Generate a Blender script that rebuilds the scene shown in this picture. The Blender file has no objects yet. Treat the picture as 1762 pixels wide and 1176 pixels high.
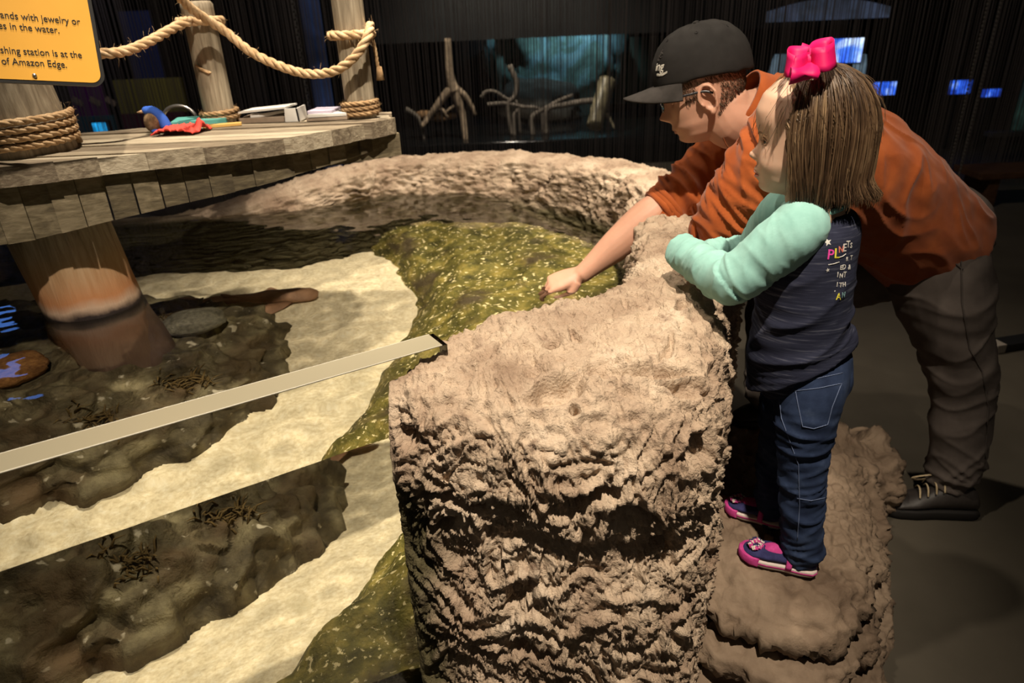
import bpy, bmesh, math, random
import numpy as np
from mathutils import Vector, Matrix, noise, Euler
from mathutils.bvhtree import BVHTree

S = bpy.context.scene
C = S.collection
R = math.radians
random.seed(4)

# ------------------------------------------------------------------ camera, world, lights, exposure
EYE = Vector((0, 0, 1.45))
FPX = 1175.0
CAMROT = Matrix.Rotation(R(64.5), 4, 'X') @ Matrix.Rotation(R(-2.4), 4, 'Z')
cd = bpy.data.cameras.new('camera')
cam = bpy.data.objects.new('camera', cd)
C.objects.link(cam)
cd.sensor_width = 36.0
cd.lens = FPX / 1762 * 36.0
cd.clip_start = 0.02
cd.dof.use_dof = True
cd.dof.focus_distance = 1.35
cd.dof.aperture_fstop = 4.0
cam.matrix_world = Matrix.Translation(EYE) @ CAMROT
S.camera = cam
S.view_settings.view_transform = 'Standard'
S.view_settings.look = 'None'
S.view_settings.gamma = 1.0
S.view_settings.exposure = 0.0
S.cycles.use_denoising = True
S.cycles.max_bounces = 14
S.cycles.transmission_bounces = 10
S.cycles.sample_clamp_indirect = 4.0
w = bpy.data.worlds.new('dark_hall')
S.world = w
w.use_nodes = True
w.node_tree.nodes['Background'].inputs[0].default_value = (1.0, 0.86, 0.68, 1)
w.node_tree.nodes['Background'].inputs[1].default_value = 0.06

WARM = (1.0, 0.86, 0.68)
def spot(name, loc, tgt, watt, deg, blend, rad, col=WARM, caustic=True):
    l = bpy.data.lights.new(name, 'SPOT')
    l.energy = watt; l.color = col
    l.spot_size = R(deg); l.spot_blend = blend; l.shadow_soft_size = rad
    o = bpy.data.objects.new(name, l)
    C.objects.link(o)
    o.location = loc
    o.rotation_euler = (Vector(tgt) - Vector(loc)).to_track_quat('-Z', 'Y').to_euler()
    l.cycles.is_caustics_light = caustic
    return o
spot('ceiling_spot_key', (0.28, -0.35, 4.3), (-0.22, 1.75, 0.5), 1020, 45, 0.85, 0.045)
spot('added_spot_pool', (-0.45, 1.85, 4.5), (-0.66, 2.05, 0.0), 900, 32, 0.7, 0.05)  # unseen second lamp added overhead to brighten the sand against the rock
spot('ceiling_spot_back', (0.5, 1.9, 4.4), (0.0, 3.0, 0.85), 780, 34, 0.7, 0.06)
spot('ceiling_spot_rim', (-1.0, 0.9, 4.3), (0.45, 1.5, 0.9), 170, 40, 0.9, 0.05)
spot('ceiling_spot_floor', (-0.2, 3.2, 4.4), (1.3, 1.5, 0.2), 260, 56, 0.8, 0.06)
spot('added_fill_curtain', (0.3, 2.6, 4.6), (0.6, 5.9, 1.0), 200, 120, 1.0, 0.3, (1.0, 0.85, 0.7), False)  # unseen lamp added as dim general fill on the curtain

def px(x, y, depth):                      # point of the vertical plane Y = depth seen at photo position x, y
    d = CAMROT.to_3x3() @ Vector(((x - 881) / FPX, -(y - 588) / FPX, -1))
    return EYE + d * (depth / d.y)

# ------------------------------------------------------------------ helpers
def tag(o, label=None, cat=None, group=None, kind=None):
    if label: o['label'] = label
    if cat: o['category'] = cat
    if group: o['group'] = group
    if kind: o['kind'] = kind
    return o
def empty(name, loc, label, cat, group=None):
    o = bpy.data.objects.new(name, None)
    C.objects.link(o)
    o.empty_display_size = 0.05
    o.location = loc
    return tag(o, label, cat, group)
def link(name, me, mat, parent=None, smooth=True):
    o = bpy.data.objects.new(name, me)
    C.objects.link(o)
    for m in (mat if isinstance(mat, (list, tuple)) else [mat]):
        if m: me.materials.append(m)
    if smooth:
        me.polygons.foreach_set('use_smooth', [True] * len(me.polygons))
    if parent is not None:
        o.parent = parent
        bpy.context.view_layer.update()
        o.matrix_parent_inverse = parent.matrix_world.inverted()
    o.cycles.is_caustics_receiver = True
    return o
class MB:
    def __init__(s): s.v = []; s.f = []; s.mi = []
    def add(s, v, f, mi=0):
        k = len(s.v)
        s.v += [tuple(p) for p in v]
        s.f += [tuple(i + k for i in q) for q in f]
        s.mi += [mi] * len(f)
        return s
    def tube(s, path, rad, n=12, caps=True, mi=0, up=None, closed=False, twist=0.0):
        P = [Vector(p) for p in path]
        m = len(P)
        if not isinstance(rad, (list, tuple)) : rad = [rad] * m
        rings = []
        u = None
        for i in range(m):
            if closed: t = P[(i + 1) % m] - P[i - 1]
            else: t = P[min(i + 1, m - 1)] - P[max(i - 1, 0)]
            t.normalize()
            if u is None:
                u = Vector(up) if up is not None else (Vector((0, 0, 1)) if abs(t.z) < 0.9 else Vector((0, 1, 0)))
            elif up is not None and False:
                u = Vector(up)
            u = (u - t * u.dot(t)).normalized()
            b = t.cross(u)
            r = rad[i]
            rx, ry = (r, r) if not isinstance(r, (list, tuple)) else r
            rings.append([P[i] + b * (math.cos(a) * rx) + u * (math.sin(a) * ry) for a in [2 * math.pi * k / n + twist * i for k in range(n)]])
        v = [p for r_ in rings for p in r_]
        f = []
        for i in range(m if closed else m - 1):
            for k in range(n):
                a = i * n + k; b_ = i * n + (k + 1) % n
                j = (i + 1) % m
                f.append((a, b_, j * n + (k + 1) % n, j * n + k))
        if caps and not closed:
            f.append(tuple(range(n - 1, -1, -1)))
            f.append(tuple((m - 1) * n + k for k in range(n)))
        return s.add(v, f, mi)
    def loft(s, rings, caps=True, mi=0):
        n = len(rings[0])
        v = [p for r_ in rings for p in r_]
        f = []
        for i in range(len(rings) - 1):
            for k in range(n):
                f.append((i * n + k, i * n + (k + 1) % n, (i + 1) * n + (k + 1) % n, (i + 1) * n + k))
        if caps:
            f.append(tuple(range(n - 1, -1, -1)))
            f.append(tuple((len(rings) - 1) * n + k for k in range(n)))
        return s.add(v, f, mi)
    def ball(s, c, r, n=16, m=10, rot=None, mi=0):
        c = Vector(c)
        rx, ry, rz = (r, r, r) if not isinstance(r, (list, tuple)) else r
        q = rot.to_matrix() if rot is not None else Matrix.Identity(3)
        v = [c + q @ Vector((0, 0, rz))]
        for i in range(1, m):
            a = math.pi * i / m
            for k in range(n):
                b = 2 * math.pi * k / n
                v.append(c + q @ Vector((rx * math.sin(a) * math.cos(b), ry * math.sin(a) * math.sin(b), rz * math.cos(a))))
        v.append(c + q @ Vector((0, 0, -rz)))
        f = [(0, 1 + k, 1 + (k + 1) % n) for k in range(n)]
        for i in range(m - 2):
            for k in range(n):
                a = 1 + i * n + k; b = 1 + i * n + (k + 1) % n
                f.append((a, a + n, b + n, b))
        e = len(v) - 1
        f += [(e, 1 + (m - 2) * n + (k + 1) % n, 1 + (m - 2) * n + k) for k in range(n)]
        return s.add(v, f, mi)
    def box(s, c, d, rot=None, bev=0.0, mi=0):
        bm = bmesh.new()
        bmesh.ops.create_cube(bm, size=1)
        bmesh.ops.scale(bm, vec=d, verts=bm.verts)
        if bev: bmesh.ops.bevel(bm, geom=bm.edges[:], offset=bev, segments=2, affect='EDGES', profile=0.6)
        q = rot.to_matrix().to_4x4() if rot is not None else Matrix.Identity(4)
        bm.transform(Matrix.Translation(Vector(c)) @ q)
        bm.verts.index_update()
        s.add([v.co.copy() for v in bm.verts], [[v.index for v in f.verts] for f in bm.faces], mi)
        bm.free()
        return s
    def mesh(s, name):
        me = bpy.data.meshes.new(name)
        me.from_pydata(s.v, [], s.f)
        me.polygons.foreach_set('material_index', s.mi)
        me.update()
        return me
    def obj(s, name, mat, parent=None, smooth=True):
        return link(name, s.mesh(name), mat, parent, smooth)

def fuse(name, mb, mat, parent=None, voxel=0.006, smooth=4, warp=None, fac=0.5):
    """one continuous skin out of overlapping volumes"""
    me = mb.mesh(name)
    o = bpy.data.objects.new('tmp_' + name, me)
    C.objects.link(o)
    m = o.modifiers.new('r', 'REMESH'); m.mode = 'VOXEL'; m.voxel_size = voxel; m.use_smooth_shade = True
    if smooth:
        m = o.modifiers.new('s', 'SMOOTH'); m.factor = fac; m.iterations = smooth
    dg = bpy.context.evaluated_depsgraph_get()
    out = bpy.data.meshes.new_from_object(o.evaluated_get(dg))
    out.name = name
    bpy.data.objects.remove(o)
    bpy.data.meshes.remove(me)
    out.materials.clear()
    if warp is not None:
        n = len(out.vertices)
        nor = [v.normal.copy() for v in out.vertices]
        for i, v in enumerate(out.vertices):
            v.co = warp(v.co.copy(), nor[i])
        out.update()
    return link(name, out, mat, parent)

def catmull(P, n):
    P = [Vector(p) for p in P]
    out = []
    m = len(P)
    for i in range(m - 1):
        p0 = P[i - 1] if i else P[0] * 2 - P[1]
        p1, p2 = P[i], P[i + 1]
        p3 = P[i + 2] if i + 2 < m else P[-1] * 2 - P[-2]
        for k in range(n):
            t = k / n
            out.append(0.5 * ((2 * p1) + (p2 - p0) * t + (2 * p0 - 5 * p1 + 4 * p2 - p3) * t * t + (3 * p1 - p0 - 3 * p2 + p3) * t ** 3))
    out.append(P[-1])
    return out
def lerp(a, b, t): return a + (b - a) * t
def sst(a, b, x):
    t = min(1, max(0, (x - a) / (b - a)))
    return t * t * (3 - 2 * t)
def vnoise(x, y, z, s=1.0): return noise.noise(Vector((x * s, y * s, z * s)))

def crease(p, o, ax, fa, fc, seed, sharp=3.0):
    """soft broken folds that run round the axis ax"""
    q = p - o; u = q.dot(ax); v = q - ax * u
    w_ = v * fc + ax * (u * fa) + Vector((seed, seed * 2.3, -seed))
    w_ = w_ + ax * (1.3 * noise.noise(p * 6 + Vector((seed, 0, 0))))
    m = 0.5 + 0.5 * noise.noise(p * 7 + Vector((0, seed, 4)))
    return ((1 - abs(noise.noise(w_)) * 1.6) if abs(noise.noise(w_)) < 0.62 else 0.0) ** sharp * (0.25 + 0.95 * m)
# ------------------------------------------------------------------ materials
def nmat(name, ramp, scale=4, detail=5, rough=0.8, bump=None, spec=0.3, stretch=None, distort=0.0, rough_tex=None, metallic=0.0, transl=None, island=0.0, speck=None, sheen=0.0, speck2=None):
    """ramp: [(pos, rgb)]; bump: [(scale, strength, distance)]; speck: (scale, threshold, rgb)"""
    m = bpy.data.materials.new(name)
    m.use_nodes = True
    nt = m.node_tree
    b = nt.nodes['Principled BSDF']
    b.inputs['Roughness'].default_value = rough
    b.inputs['Specular IOR Level'].default_value = spec
    b.inputs['Metallic'].default_value = metallic
    if sheen: b.inputs['Sheen Weight'].default_value = sheen; b.inputs['Sheen Roughness'].default_value = 0.5
    L = nt.links.new
    tc = nt.nodes.new('ShaderNodeTexCoord')
    vec = tc.outputs['Object']
    if stretch:
        mp = nt.nodes.new('ShaderNodeMapping')
        mp.inputs['Scale'].default_value = stretch
        L(vec, mp.inputs[0]); vec = mp.outputs[0]
    if len(ramp) == 1:
        b.inputs['Base Color'].default_value = (*ramp[0][1], 1)
        col = None
    else:
        nz = nt.nodes.new('ShaderNodeTexNoise')
        nz.inputs['Scale'].default_value = scale
        nz.inputs['Detail'].default_value = detail
        nz.inputs['Roughness'].default_value = 0.6
        nz.inputs['Distortion'].default_value = distort
        L(vec, nz.inputs['Vector'])
        cr = nt.nodes.new('ShaderNodeValToRGB')
        el = cr.color_ramp.elements
        while len(el) < len(ramp): el.new(0.5)
        for e, (p, c) in zip(el, ramp): e.position = p; e.color = (*c, 1)
        fac = nz.outputs['Fac']
        if island:
            g = nt.nodes.new('ShaderNodeNewGeometry')
            ma = nt.nodes.new('ShaderNodeMath'); ma.operation = 'MULTIPLY_ADD'
            ma.inputs[1].default_value = island
            ad = nt.nodes.new('ShaderNodeMath'); ad.operation = 'SUBTRACT'; ad.inputs[1].default_value = 0.5
            L(g.outputs['Random Per Island'], ad.inputs[0]); L(ad.outputs[0], ma.inputs[0]); L(fac, ma.inputs[2])
            fac = ma.outputs[0]
        L(fac, cr.inputs[0])
        col = cr.outputs[0]
        for sp in (speck, speck2):
            if sp:
                n2 = nt.nodes.new('ShaderNodeTexNoise'); n2.inputs['Scale'].default_value = sp[0]; n2.inputs['Detail'].default_value = 3
                L(vec, n2.inputs['Vector'])
                mr = nt.nodes.new('ShaderNodeMapRange'); mr.inputs[1].default_value = sp[1]; mr.inputs[2].default_value = sp[1] + (sp[3] if len(sp) > 3 else 0.05)
                L(n2.outputs['Fac'], mr.inputs[0])
                mx = nt.nodes.new('ShaderNodeMixRGB'); mx.inputs[2].default_value = (*sp[2], 1)
                L(mr.outputs[0], mx.inputs[0]); L(col, mx.inputs[1]); col = mx.outputs[0]
        L(col, b.inputs['Base Color'])
    last = None
    for (sc, st, di) in (bump or []):
        n3 = nt.nodes.new('ShaderNodeTexNoise'); n3.inputs['Scale'].default_value = sc; n3.inputs['Detail'].default_value = 4
        n3.inputs['Roughness'].default_value = 0.6
        L(vec, n3.inputs['Vector'])
        bp = nt.nodes.new('ShaderNodeBump'); bp.inputs['Strength'].default_value = st; bp.inputs['Distance'].default_value = di
        L(n3.outputs['Fac'], bp.inputs['Height'])
        if last: L(last, bp.inputs['Normal'])
        last = bp.outputs[0]
    if last: L(last, b.inputs['Normal'])
    return m
def plain(name, col, rough=0.6, spec=0.3, metallic=0.0, **k):
    return nmat(name, [(0, col)], rough=rough, spec=spec, metallic=metallic, **k)
def emit(name, col, st):
    m = bpy.data.materials.new(name); m.use_nodes = True
    b = m.node_tree.nodes['Principled BSDF']
    b.inputs['Base Color'].default_value = (0, 0, 0, 1)
    b.inputs['Emission Color'].default_value = (*col, 1); b.inputs['Emission Strength'].default_value = st
    return m
def clear(name, col, ior, rough=0.0):
    m = bpy.data.materials.new(name); m.use_nodes = True
    b = m.node_tree.nodes['Principled BSDF']
    b.inputs['Base Color'].default_value = (*col, 1); b.inputs['Roughness'].default_value = rough
    b.inputs['IOR'].default_value = ior; b.inputs['Transmission Weight'].default_value = 1.0
    return m

ROCK = nmat('tan_rock', [(0.25, (0.20, 0.13, 0.085)), (0.42, (0.36, 0.262, 0.185)), (0.58, (0.49, 0.378, 0.275)), (0.75, (0.62, 0.505, 0.39))], scale=7, detail=9, rough=0.72, spec=0.3,
            bump=[(55, 0.8, 0.009), (190, 0.9, 0.005)], speck=(26, 0.60, (0.24, 0.165, 0.115), 0.16))
def wetline(m, z, col, soft=0.03):
    nt = m.node_tree; L = nt.links.new
    b = nt.nodes['Principled BSDF']; old = b.inputs['Base Color'].links[0].from_socket
    tc = nt.nodes.new('ShaderNodeTexCoord'); sp = nt.nodes.new('ShaderNodeSeparateXYZ'); L(tc.outputs['Object'], sp.inputs[0])
    nz = nt.nodes.new('ShaderNodeTexNoise'); nz.inputs['Scale'].default_value = 9; nz.inputs['Detail'].default_value = 5; L(tc.outputs['Object'], nz.inputs['Vector'])
    ma = nt.nodes.new('ShaderNodeMath'); ma.operation = 'MULTIPLY_ADD'; ma.inputs[1].default_value = 0.08; L(nz.outputs['Fac'], ma.inputs[0]); L(sp.outputs[2], ma.inputs[2])
    mr = nt.nodes.new('ShaderNodeMapRange'); mr.inputs[1].default_value = z + 0.04 - soft; mr.inputs[2].default_value = z + 0.04 + soft; L(ma.outputs[0], mr.inputs[0])
    # only the side that faces the pool is stained: the outside of the wall stays dry
    dx = nt.nodes.new('ShaderNodeVectorMath'); dx.operation = 'DISTANCE'; dx.inputs[1].default_value = (-0.85, 2.2, 0)
    cx = nt.nodes.new('ShaderNodeCombineXYZ'); mu = nt.nodes.new('ShaderNodeMath'); mu.operation = 'MULTIPLY'; mu.inputs[1].default_value = 0.80
    L(sp.outputs[0], cx.inputs[0]); L(sp.outputs[1], cx.inputs[1]); L(cx.outputs[0], dx.inputs[0])
    r2 = nt.nodes.new('ShaderNodeMapRange'); r2.inputs[1].default_value = 1.36; r2.inputs[2].default_value = 1.42; L(dx.outputs['Value'], r2.inputs[0])
    mxx = nt.nodes.new('ShaderNodeMath'); mxx.operation = 'MAXIMUM'; L(mr.outputs[0], mxx.inputs[0]); L(r2.outputs[0], mxx.inputs[1])
    mx = nt.nodes.new('ShaderNodeMixRGB'); mx.inputs[1].default_value = (*col, 1); L(mxx.outputs[0], mx.inputs[0]); L(old, mx.inputs[2]); L(mx.outputs[0], b.inputs['Base Color'])
wetline(ROCK, 0.70, (0.075, 0.062, 0.028))
STEPROCK = nmat('brown_rock', [(0.3, (0.105, 0.070, 0.046)), (0.5, (0.19, 0.135, 0.092)), (0.72, (0.29, 0.215, 0.15))], scale=6, detail=8, rough=0.8,
            bump=[(40, 0.5, 0.006), (150, 0.4, 0.003)])
SAND = nmat('coral_sand', [(0.3, (0.62, 0.51, 0.33)), (0.5, (0.79, 0.675, 0.46)), (0.7, (0.90, 0.81, 0.62))], scale=70, detail=6, rough=0.9,
            bump=[(90, 0.5, 0.012), (20, 0.35, 0.02)], speck=(9, 0.62, (0.62, 0.53, 0.34), 0.2))
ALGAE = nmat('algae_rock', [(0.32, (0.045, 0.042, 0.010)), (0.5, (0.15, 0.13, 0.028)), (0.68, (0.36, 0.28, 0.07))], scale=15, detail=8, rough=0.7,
             bump=[(30, 0.6, 0.02), (100, 0.5, 0.006)], speck=(58, 0.60, (0.85, 0.72, 0.40), 0.05), speck2=(5, 0.56, (0.085, 0.062, 0.03), 0.12))  # pale gold specks put flecks and sparkles of light into the algae colour
MOUND = nmat('submerged_rock', [(0.3, (0.030, 0.022, 0.012)), (0.5, (0.095, 0.075, 0.040)), (0.7, (0.22, 0.185, 0.105))], scale=10, detail=8, rough=0.8,
             bump=[(25, 0.6, 0.02), (90, 0.5, 0.008)], speck=(22, 0.66, (0.45, 0.40, 0.30), 0.06), speck2=(4.5, 0.50, (0.085, 0.052, 0.024), 0.2))
FLOORM = nmat('floor_vinyl', [(0.3, (0.070, 0.060, 0.045)), (0.7, (0.095, 0.082, 0.062))], scale=3, rough=0.55, spec=0.35, bump=[(300, 0.05, 0.001)])
def wood(name, cols, stretch, island=0.0, scale=6, bump=None):
    return nmat(name, cols, scale=scale, detail=7, rough=0.75, stretch=stretch, distort=0.6, island=island, bump=bump or [(14, 0.5, 0.004)])
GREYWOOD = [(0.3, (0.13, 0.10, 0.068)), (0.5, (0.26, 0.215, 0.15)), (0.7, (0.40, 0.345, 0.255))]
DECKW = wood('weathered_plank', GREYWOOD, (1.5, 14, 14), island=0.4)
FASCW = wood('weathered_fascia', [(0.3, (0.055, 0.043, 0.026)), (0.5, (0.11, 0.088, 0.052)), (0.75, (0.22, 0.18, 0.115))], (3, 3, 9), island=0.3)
POSTW = wood('weathered_post', GREYWOOD, (10, 10, 0.8))
ROPEM = nmat('hemp_rope', [(0.3, (0.30, 0.18, 0.085)), (0.5, (0.48, 0.325, 0.18)), (0.7, (0.62, 0.46, 0.29))], scale=40, rough=0.9, bump=[(180, 0.6, 0.002)])
ROPED = nmat('old_hemp_rope', [(0.3, (0.17, 0.10, 0.045)), (0.5, (0.30, 0.19, 0.095)), (0.7, (0.42, 0.29, 0.16))], scale=40, rough=0.9, bump=[(180, 0.6, 0.002)])

# ------------------------------------------------------------------ setting
fl = MB(); fl.add([(-9, -3, 0), (12, -3, 0), (12, 14, 0), (-9, 14, 0)], [(0, 1, 2, 3)])
tag(fl.obj('floor', FLOORM, smooth=False), kind='structure')
DARKWALL = plain('black_wall', (0.012, 0.011, 0.011), 0.9)
wl = MB(); wl.box((1.5, 12.1, 2.4), (21, 0.2, 4.8)); tag(wl.obj('wall_back', DARKWALL, smooth=False), kind='structure')
wl = MB(); wl.box((-9.1, 5.5, 2.4), (0.2, 17, 4.8)); tag(wl.obj('wall_left', DARKWALL, smooth=False), kind='structure')
wl = MB(); wl.box((12.1, 5.5, 2.4), (0.2, 17, 4.8)); tag(wl.obj('wall_right', DARKWALL, smooth=False), kind='structure')
wl = MB(); wl.box((1.5, 5.5, 4.9), (21.4, 17.4, 0.2)); tag(wl.obj('ceiling', DARKWALL, smooth=False), kind='structure')

# ------------------------------------------------------------------ rock rim of the pool
def saw(p, d, k, warp, ws):
    q = p.dot(d) * k + warp * noise.noise(p * ws) + 0.5 * warp * noise.noise(p * ws * 2.3 + Vector((7, 3, 1)))
    fr = q - math.floor(q)
    return (fr if fr < 0.86 else (1 - fr) * 0.86 / 0.14) - 0.43
D1 = Vector((0.30, 0.0, 0.95)).normalized()
D2 = Vector((0.70, 0.2, 0.65)).normalized()
D3 = Vector((0.75, 0.1, 0.65)).normalized()
O1 = Vector((3.1, 5.7, 1.3))
def cells(p, s):
    d, _ = noise.voronoi(p * s)
    return d[0]
def rock_disp(p, nrm, top, amp=1.0):
    """height along the normal; top = 1 on the worn upper face, 0 on the broken sides"""
    w_ = p + 0.03 * Vector((noise.noise(p * 9), noise.noise(p * 9 + O1), noise.noise(p * 9 - O1)))
    big = 0.020 * noise.noise(p * 4.2 + O1) + 0.012 * noise.noise(p * 9.0)
    mask = 0.5 + 0.5 * noise.noise(p * 3.3 - O1)
    led = saw(w_, D1, 7.0, 2.6, 5.0) * 0.020 * (0.3 + 1.2 * mask) + saw(w_, D2, 20, 2.8, 11.0) * 0.015 * (1.35 - mask) + saw(w_, D3, 46, 2.6, 24.0) * 0.008 + 0.010 * abs(noise.noise(w_ * 16))
    pit = cells(w_, 13.0)
    pits = -0.026 * max(0, 1 - pit / 0.34) * (1 if noise.noise(p * 5 + O1 * 2) > -0.08 else 0)
    pit2 = cells(w_ + O1, 34.0)
    pits2 = -0.010 * max(0, 1 - pit2 / 0.45) * (1 if noise.noise(p * 8 - O1 * 2) > -0.05 else 0.0)
    fine = 0.0035 * noise.noise(p * 48) + 0.002 * noise.noise(p * 95)
    side = led + fine * 1.5
    up = 0.010 * noise.noise(p * 13) + 0.006 * noise.noise(p * 27) + saw(w_, D2, 24, 1.5, 8.0) * 0.005 + saw(w_, Vector((0.9, 0.4, 0)), 40, 2.0, 14.0) * 0.003 + fine * 2.2 + 0.006 * abs(noise.noise(w_ * 20)) ** 0.8 * (0.4 + mask)
    return amp * (big * (0.55 if top > 0.5 else 1.0) + lerp(side, up, top) + pits * lerp(0.7, 0.9, top) + pits2)

STA = [  # inner crest, outer bulge, crest height, undercut
    ((-0.225, 1.125), (-0.225, 1.02), 0.86, 1.0),
    ((-0.16, 1.20), (-0.165, 0.985), 0.885, 1.0),
    ((-0.115, 1.27), (-0.08, 0.945), 0.89, 1.0),
    ((-0.02, 1.335), (0.06, 0.915), 0.90, 0.95),
    ((0.14, 1.385), (0.23, 0.935), 0.91, 0.6),
    ((0.245, 1.44), (0.352, 1.00), 0.92, 0.25),
    ((0.285, 1.55), (0.415, 1.16), 0.925, 0.2),
    ((0.33, 1.74), (0.50, 1.42), 0.925, 0.4),
    ((0.39, 1.95), (0.63, 1.75), 0.92, 0.3),
    ((0.435, 2.2), (0.72, 2.1), 0.91, 0.3),
    ((0.43, 2.5), (0.75, 2.55), 0.90, 0.3),
    ((0.32, 2.78), (0.64, 2.95), 0.885, 0.3),
    ((0.08, 3.02), (0.32, 3.3), 0.88, 0.3),
    ((-0.24, 3.14), (-0.14, 3.48), 0.875, 0.3),
    ((-0.5, 3.16), (-0.5, 3.5), 0.865, 0.3),
    ((-0.72, 3.06), (-0.86, 3.36), 0.85, 0.3),
    ((-1.0, 2.92), (-1.2, 3.2), 0.79, 0.3),
    ((-1.5, 2.85), (-1.6, 3.15), 0.70, 0.3),
    ((-2.3, 2.8), (-2.4, 3.1), 0.70, 0.3)]
PROF = [(-0.24, -0.03), (-0.2, 0.12), (-0.16, 0.30), (-0.10, 0.50), (-0.04, 0.66), (0.0, 0.78), (0.035, 0.86), (0.12, 0.902), (0.30, 0.91), (0.5, 0.905), (0.70, 0.89),
        (0.84, 0.865), (0.94, 0.82), (0.99, 0.76), (1.0, 0.70), (0.985, 0.655), (0.93, 0.618), (0.86, 0.585), (0.875, 0.54), (0.945, 0.47), (0.96, 0.38), (0.945, 0.28), (0.97, 0.17), (1.0, 0.08), (1.03, -0.03)]
st5 = [Vector((*a, 0)) for a, b, h, u in STA], [Vector((*b, 0)) for a, b, h, u in STA], [Vector((h, u, 0)) for a, b, h, u in STA]
DENS = [90, 34, 46, 60, 60, 52, 40, 28, 24, 24, 24, 24, 24, 24, 22, 18, 12, 10]
def multi(P, dens):
    out = []
    for i in range(len(P) - 1):
        seg = catmull([P[max(i - 1, 0)] if i else P[0] * 2 - P[1], P[i], P[i + 1], P[i + 2] if i + 2 < len(P) else P[-1] * 2 - P[-2]], dens[i])
        out += seg[dens[i]:2 * dens[i]]
    out.append(P[-1])
    return out
DENS = [int(d * 1.5) if i < 8 else d for i, d in enumerate(DENS)]
DENS[0] = 30
cI, cO, cH = multi(st5[0], DENS), multi(st5[1], DENS), multi(st5[2], DENS)
pr = catmull([Vector((a, z, 0)) for a, z in PROF], 10)
# even out the spacing of the profile
def resample(P, n):
    L_ = [0.0]
    for a, b in zip(P, P[1:]): L_.append(L_[-1] + (b - a).length)
    out = []; j = 0
    for k in range(n):
        t = L_[-1] * k / (n - 1)
        while j < len(P) - 2 and L_[j + 1] < t: j += 1
        s_ = (t - L_[j]) / max(1e-9, L_[j + 1] - L_[j])
        out.append(P[j].lerp(P[j + 1], s_))
    return out
pr = resample([Vector((p.x * 0.45, p.y, 0)) for p in pr], 440)
pr = [Vector((p.x / 0.45, p.y, 0)) for p in pr]
NP = len(pr)
ZS = 0.91
def rim_point(i, p):
    I, O, h = cI[i], cO[i], cH[i]
    a, z = p.x, p.y
    if a > 0.8 and z < 0.7:
        k_ = noise.noise(I * 4.0 + Vector((2, 1, 5)))
        a = lerp(1.0, a, h.y * min(1.1, max(0.35, 0.8 + 0.6 * k_)))
        z = z + 0.05 * noise.noise(I * 6.0)
    zz = z * h.x / ZS if z > 0 else z
    q = I.lerp(O, a)
    return Vector((q.x, q.y, zz))
V = []
for i in range(len(cI)):
    for p in pr: V.append(rim_point(i, p))
ns = len(cI)
# rounded end towards the glass: pull the first stations together
N0 = []
F = []
for i in range(ns - 1):
    for k in range(NP - 1):
        a = i * NP + k
        F.append((a, a + 1, a + NP + 1, a + NP))
# end cap against the glass
F.append(tuple(range(NP - 1, -1, -1)))
me = bpy.data.meshes.new('rock_wall')
me.from_pydata(V, [], F)
me.update()
nor = [v.normal.copy() for v in me.vertices]
BASE = BVHTree.FromPolygons([v.co.copy() for v in me.vertices], [tuple(p.vertices) for p in me.polygons])
DENTS = []                                  # hollows and cracks of the broad end: place, half length along the face, half height, depth, tilt
for (x_, y_, lx, lz, dp, tl) in [(955, 672, 0.050, 0.020, 0.045, 25), (1010, 640, 0.060, 0.011, 0.030, 20), (1110, 640, 0.075, 0.012, 0.035, -4), (1180, 668, 0.050, 0.016, 0.040, -25), (1150, 595, 0.035, 0.010, 0.028, 55),
                                 (1168, 528, 0.022, 0.012, 0.030, 0), (1075, 520, 0.016, 0.008, 0.02, 10), (905, 615, 0.018, 0.008, 0.016, 40), (985, 575, 0.010, 0.022, 0.022, 10), (700, 745, 0.022, 0.03, 0.02, 20),
                                 (990, 705, 0.010, 0.009, 0.03, 0), (820, 880, 0.10, 0.014, 0.03, -8), (1000, 870, 0.07, 0.018, 0.03, 24), (890, 1030, 0.05, 0.02, 0.03, 50), (1080, 900, 0.04, 0.03, 0.025, 50), (1205, 780, 0.03, 0.04, 0.03, 60), (900, 1120, 0.06, 0.014, 0.025, -10), (760, 910, 0.05, 0.015, 0.025, 20)]:
    d_ = (CAMROT.to_3x3() @ Vector(((x_ - 881) / FPX, -(y_ - 588) / FPX, -1))).normalized()
    h_ = BASE.ray_cast(EYE, d_)
    if h_[0] is None: continue
    n_ = h_[1] if h_[1].dot(d_) < 0 else -h_[1]
    e1 = Vector((0, 0, 1)).cross(n_).normalized(); e2 = n_.cross(e1)
    c_, s_ = math.cos(R(tl)), math.sin(R(tl))
    if y_ < 700: dp *= 0.7
    DENTS.append((h_[0].copy(), e1 * c_ + e2 * s_, e2 * c_ - e1 * s_, lx, lz, dp))
def dents(p):
    d = 0.0
    for c_, e1, e2, lx, lz, dp in DENTS:
        q = p - c_
        if abs(q.x) > 0.25 or abs(q.y) > 0.25 or abs(q.z) > 0.25: continue
        q = q + 0.018 * Vector((noise.noise(p * 28), noise.noise(p * 28 + O1), noise.noise(p * 28 - O1)))
        k = (q.dot(e1) / lx) ** 2 + (q.dot(e2) / lz) ** 2
        if k < 6: d -= dp * 1.0 * math.exp(-k * k * k * 0.9) - dp * 0.12 * math.exp(-(k - 2.2) ** 2 * 2)
    return d
for i, v in enumerate(me.vertices):
    p = v.co.copy(); nr = nor[i]
    top = sst(0.35, 0.8, nr.z)
    st_i = i // NP
    amp = sst(0, 12, st_i) * 0.85 + 0.15
    if p.z < 0.55 and nr.dot(Vector((0, 1, 0))) > 0.3 and st_i < 330: amp *= 0.3
    v.co = p + nr * (rock_disp(p, nr, top, amp) + dents(p))
me.update()
rim = link('rock_wall', me, ROCK)
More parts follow.
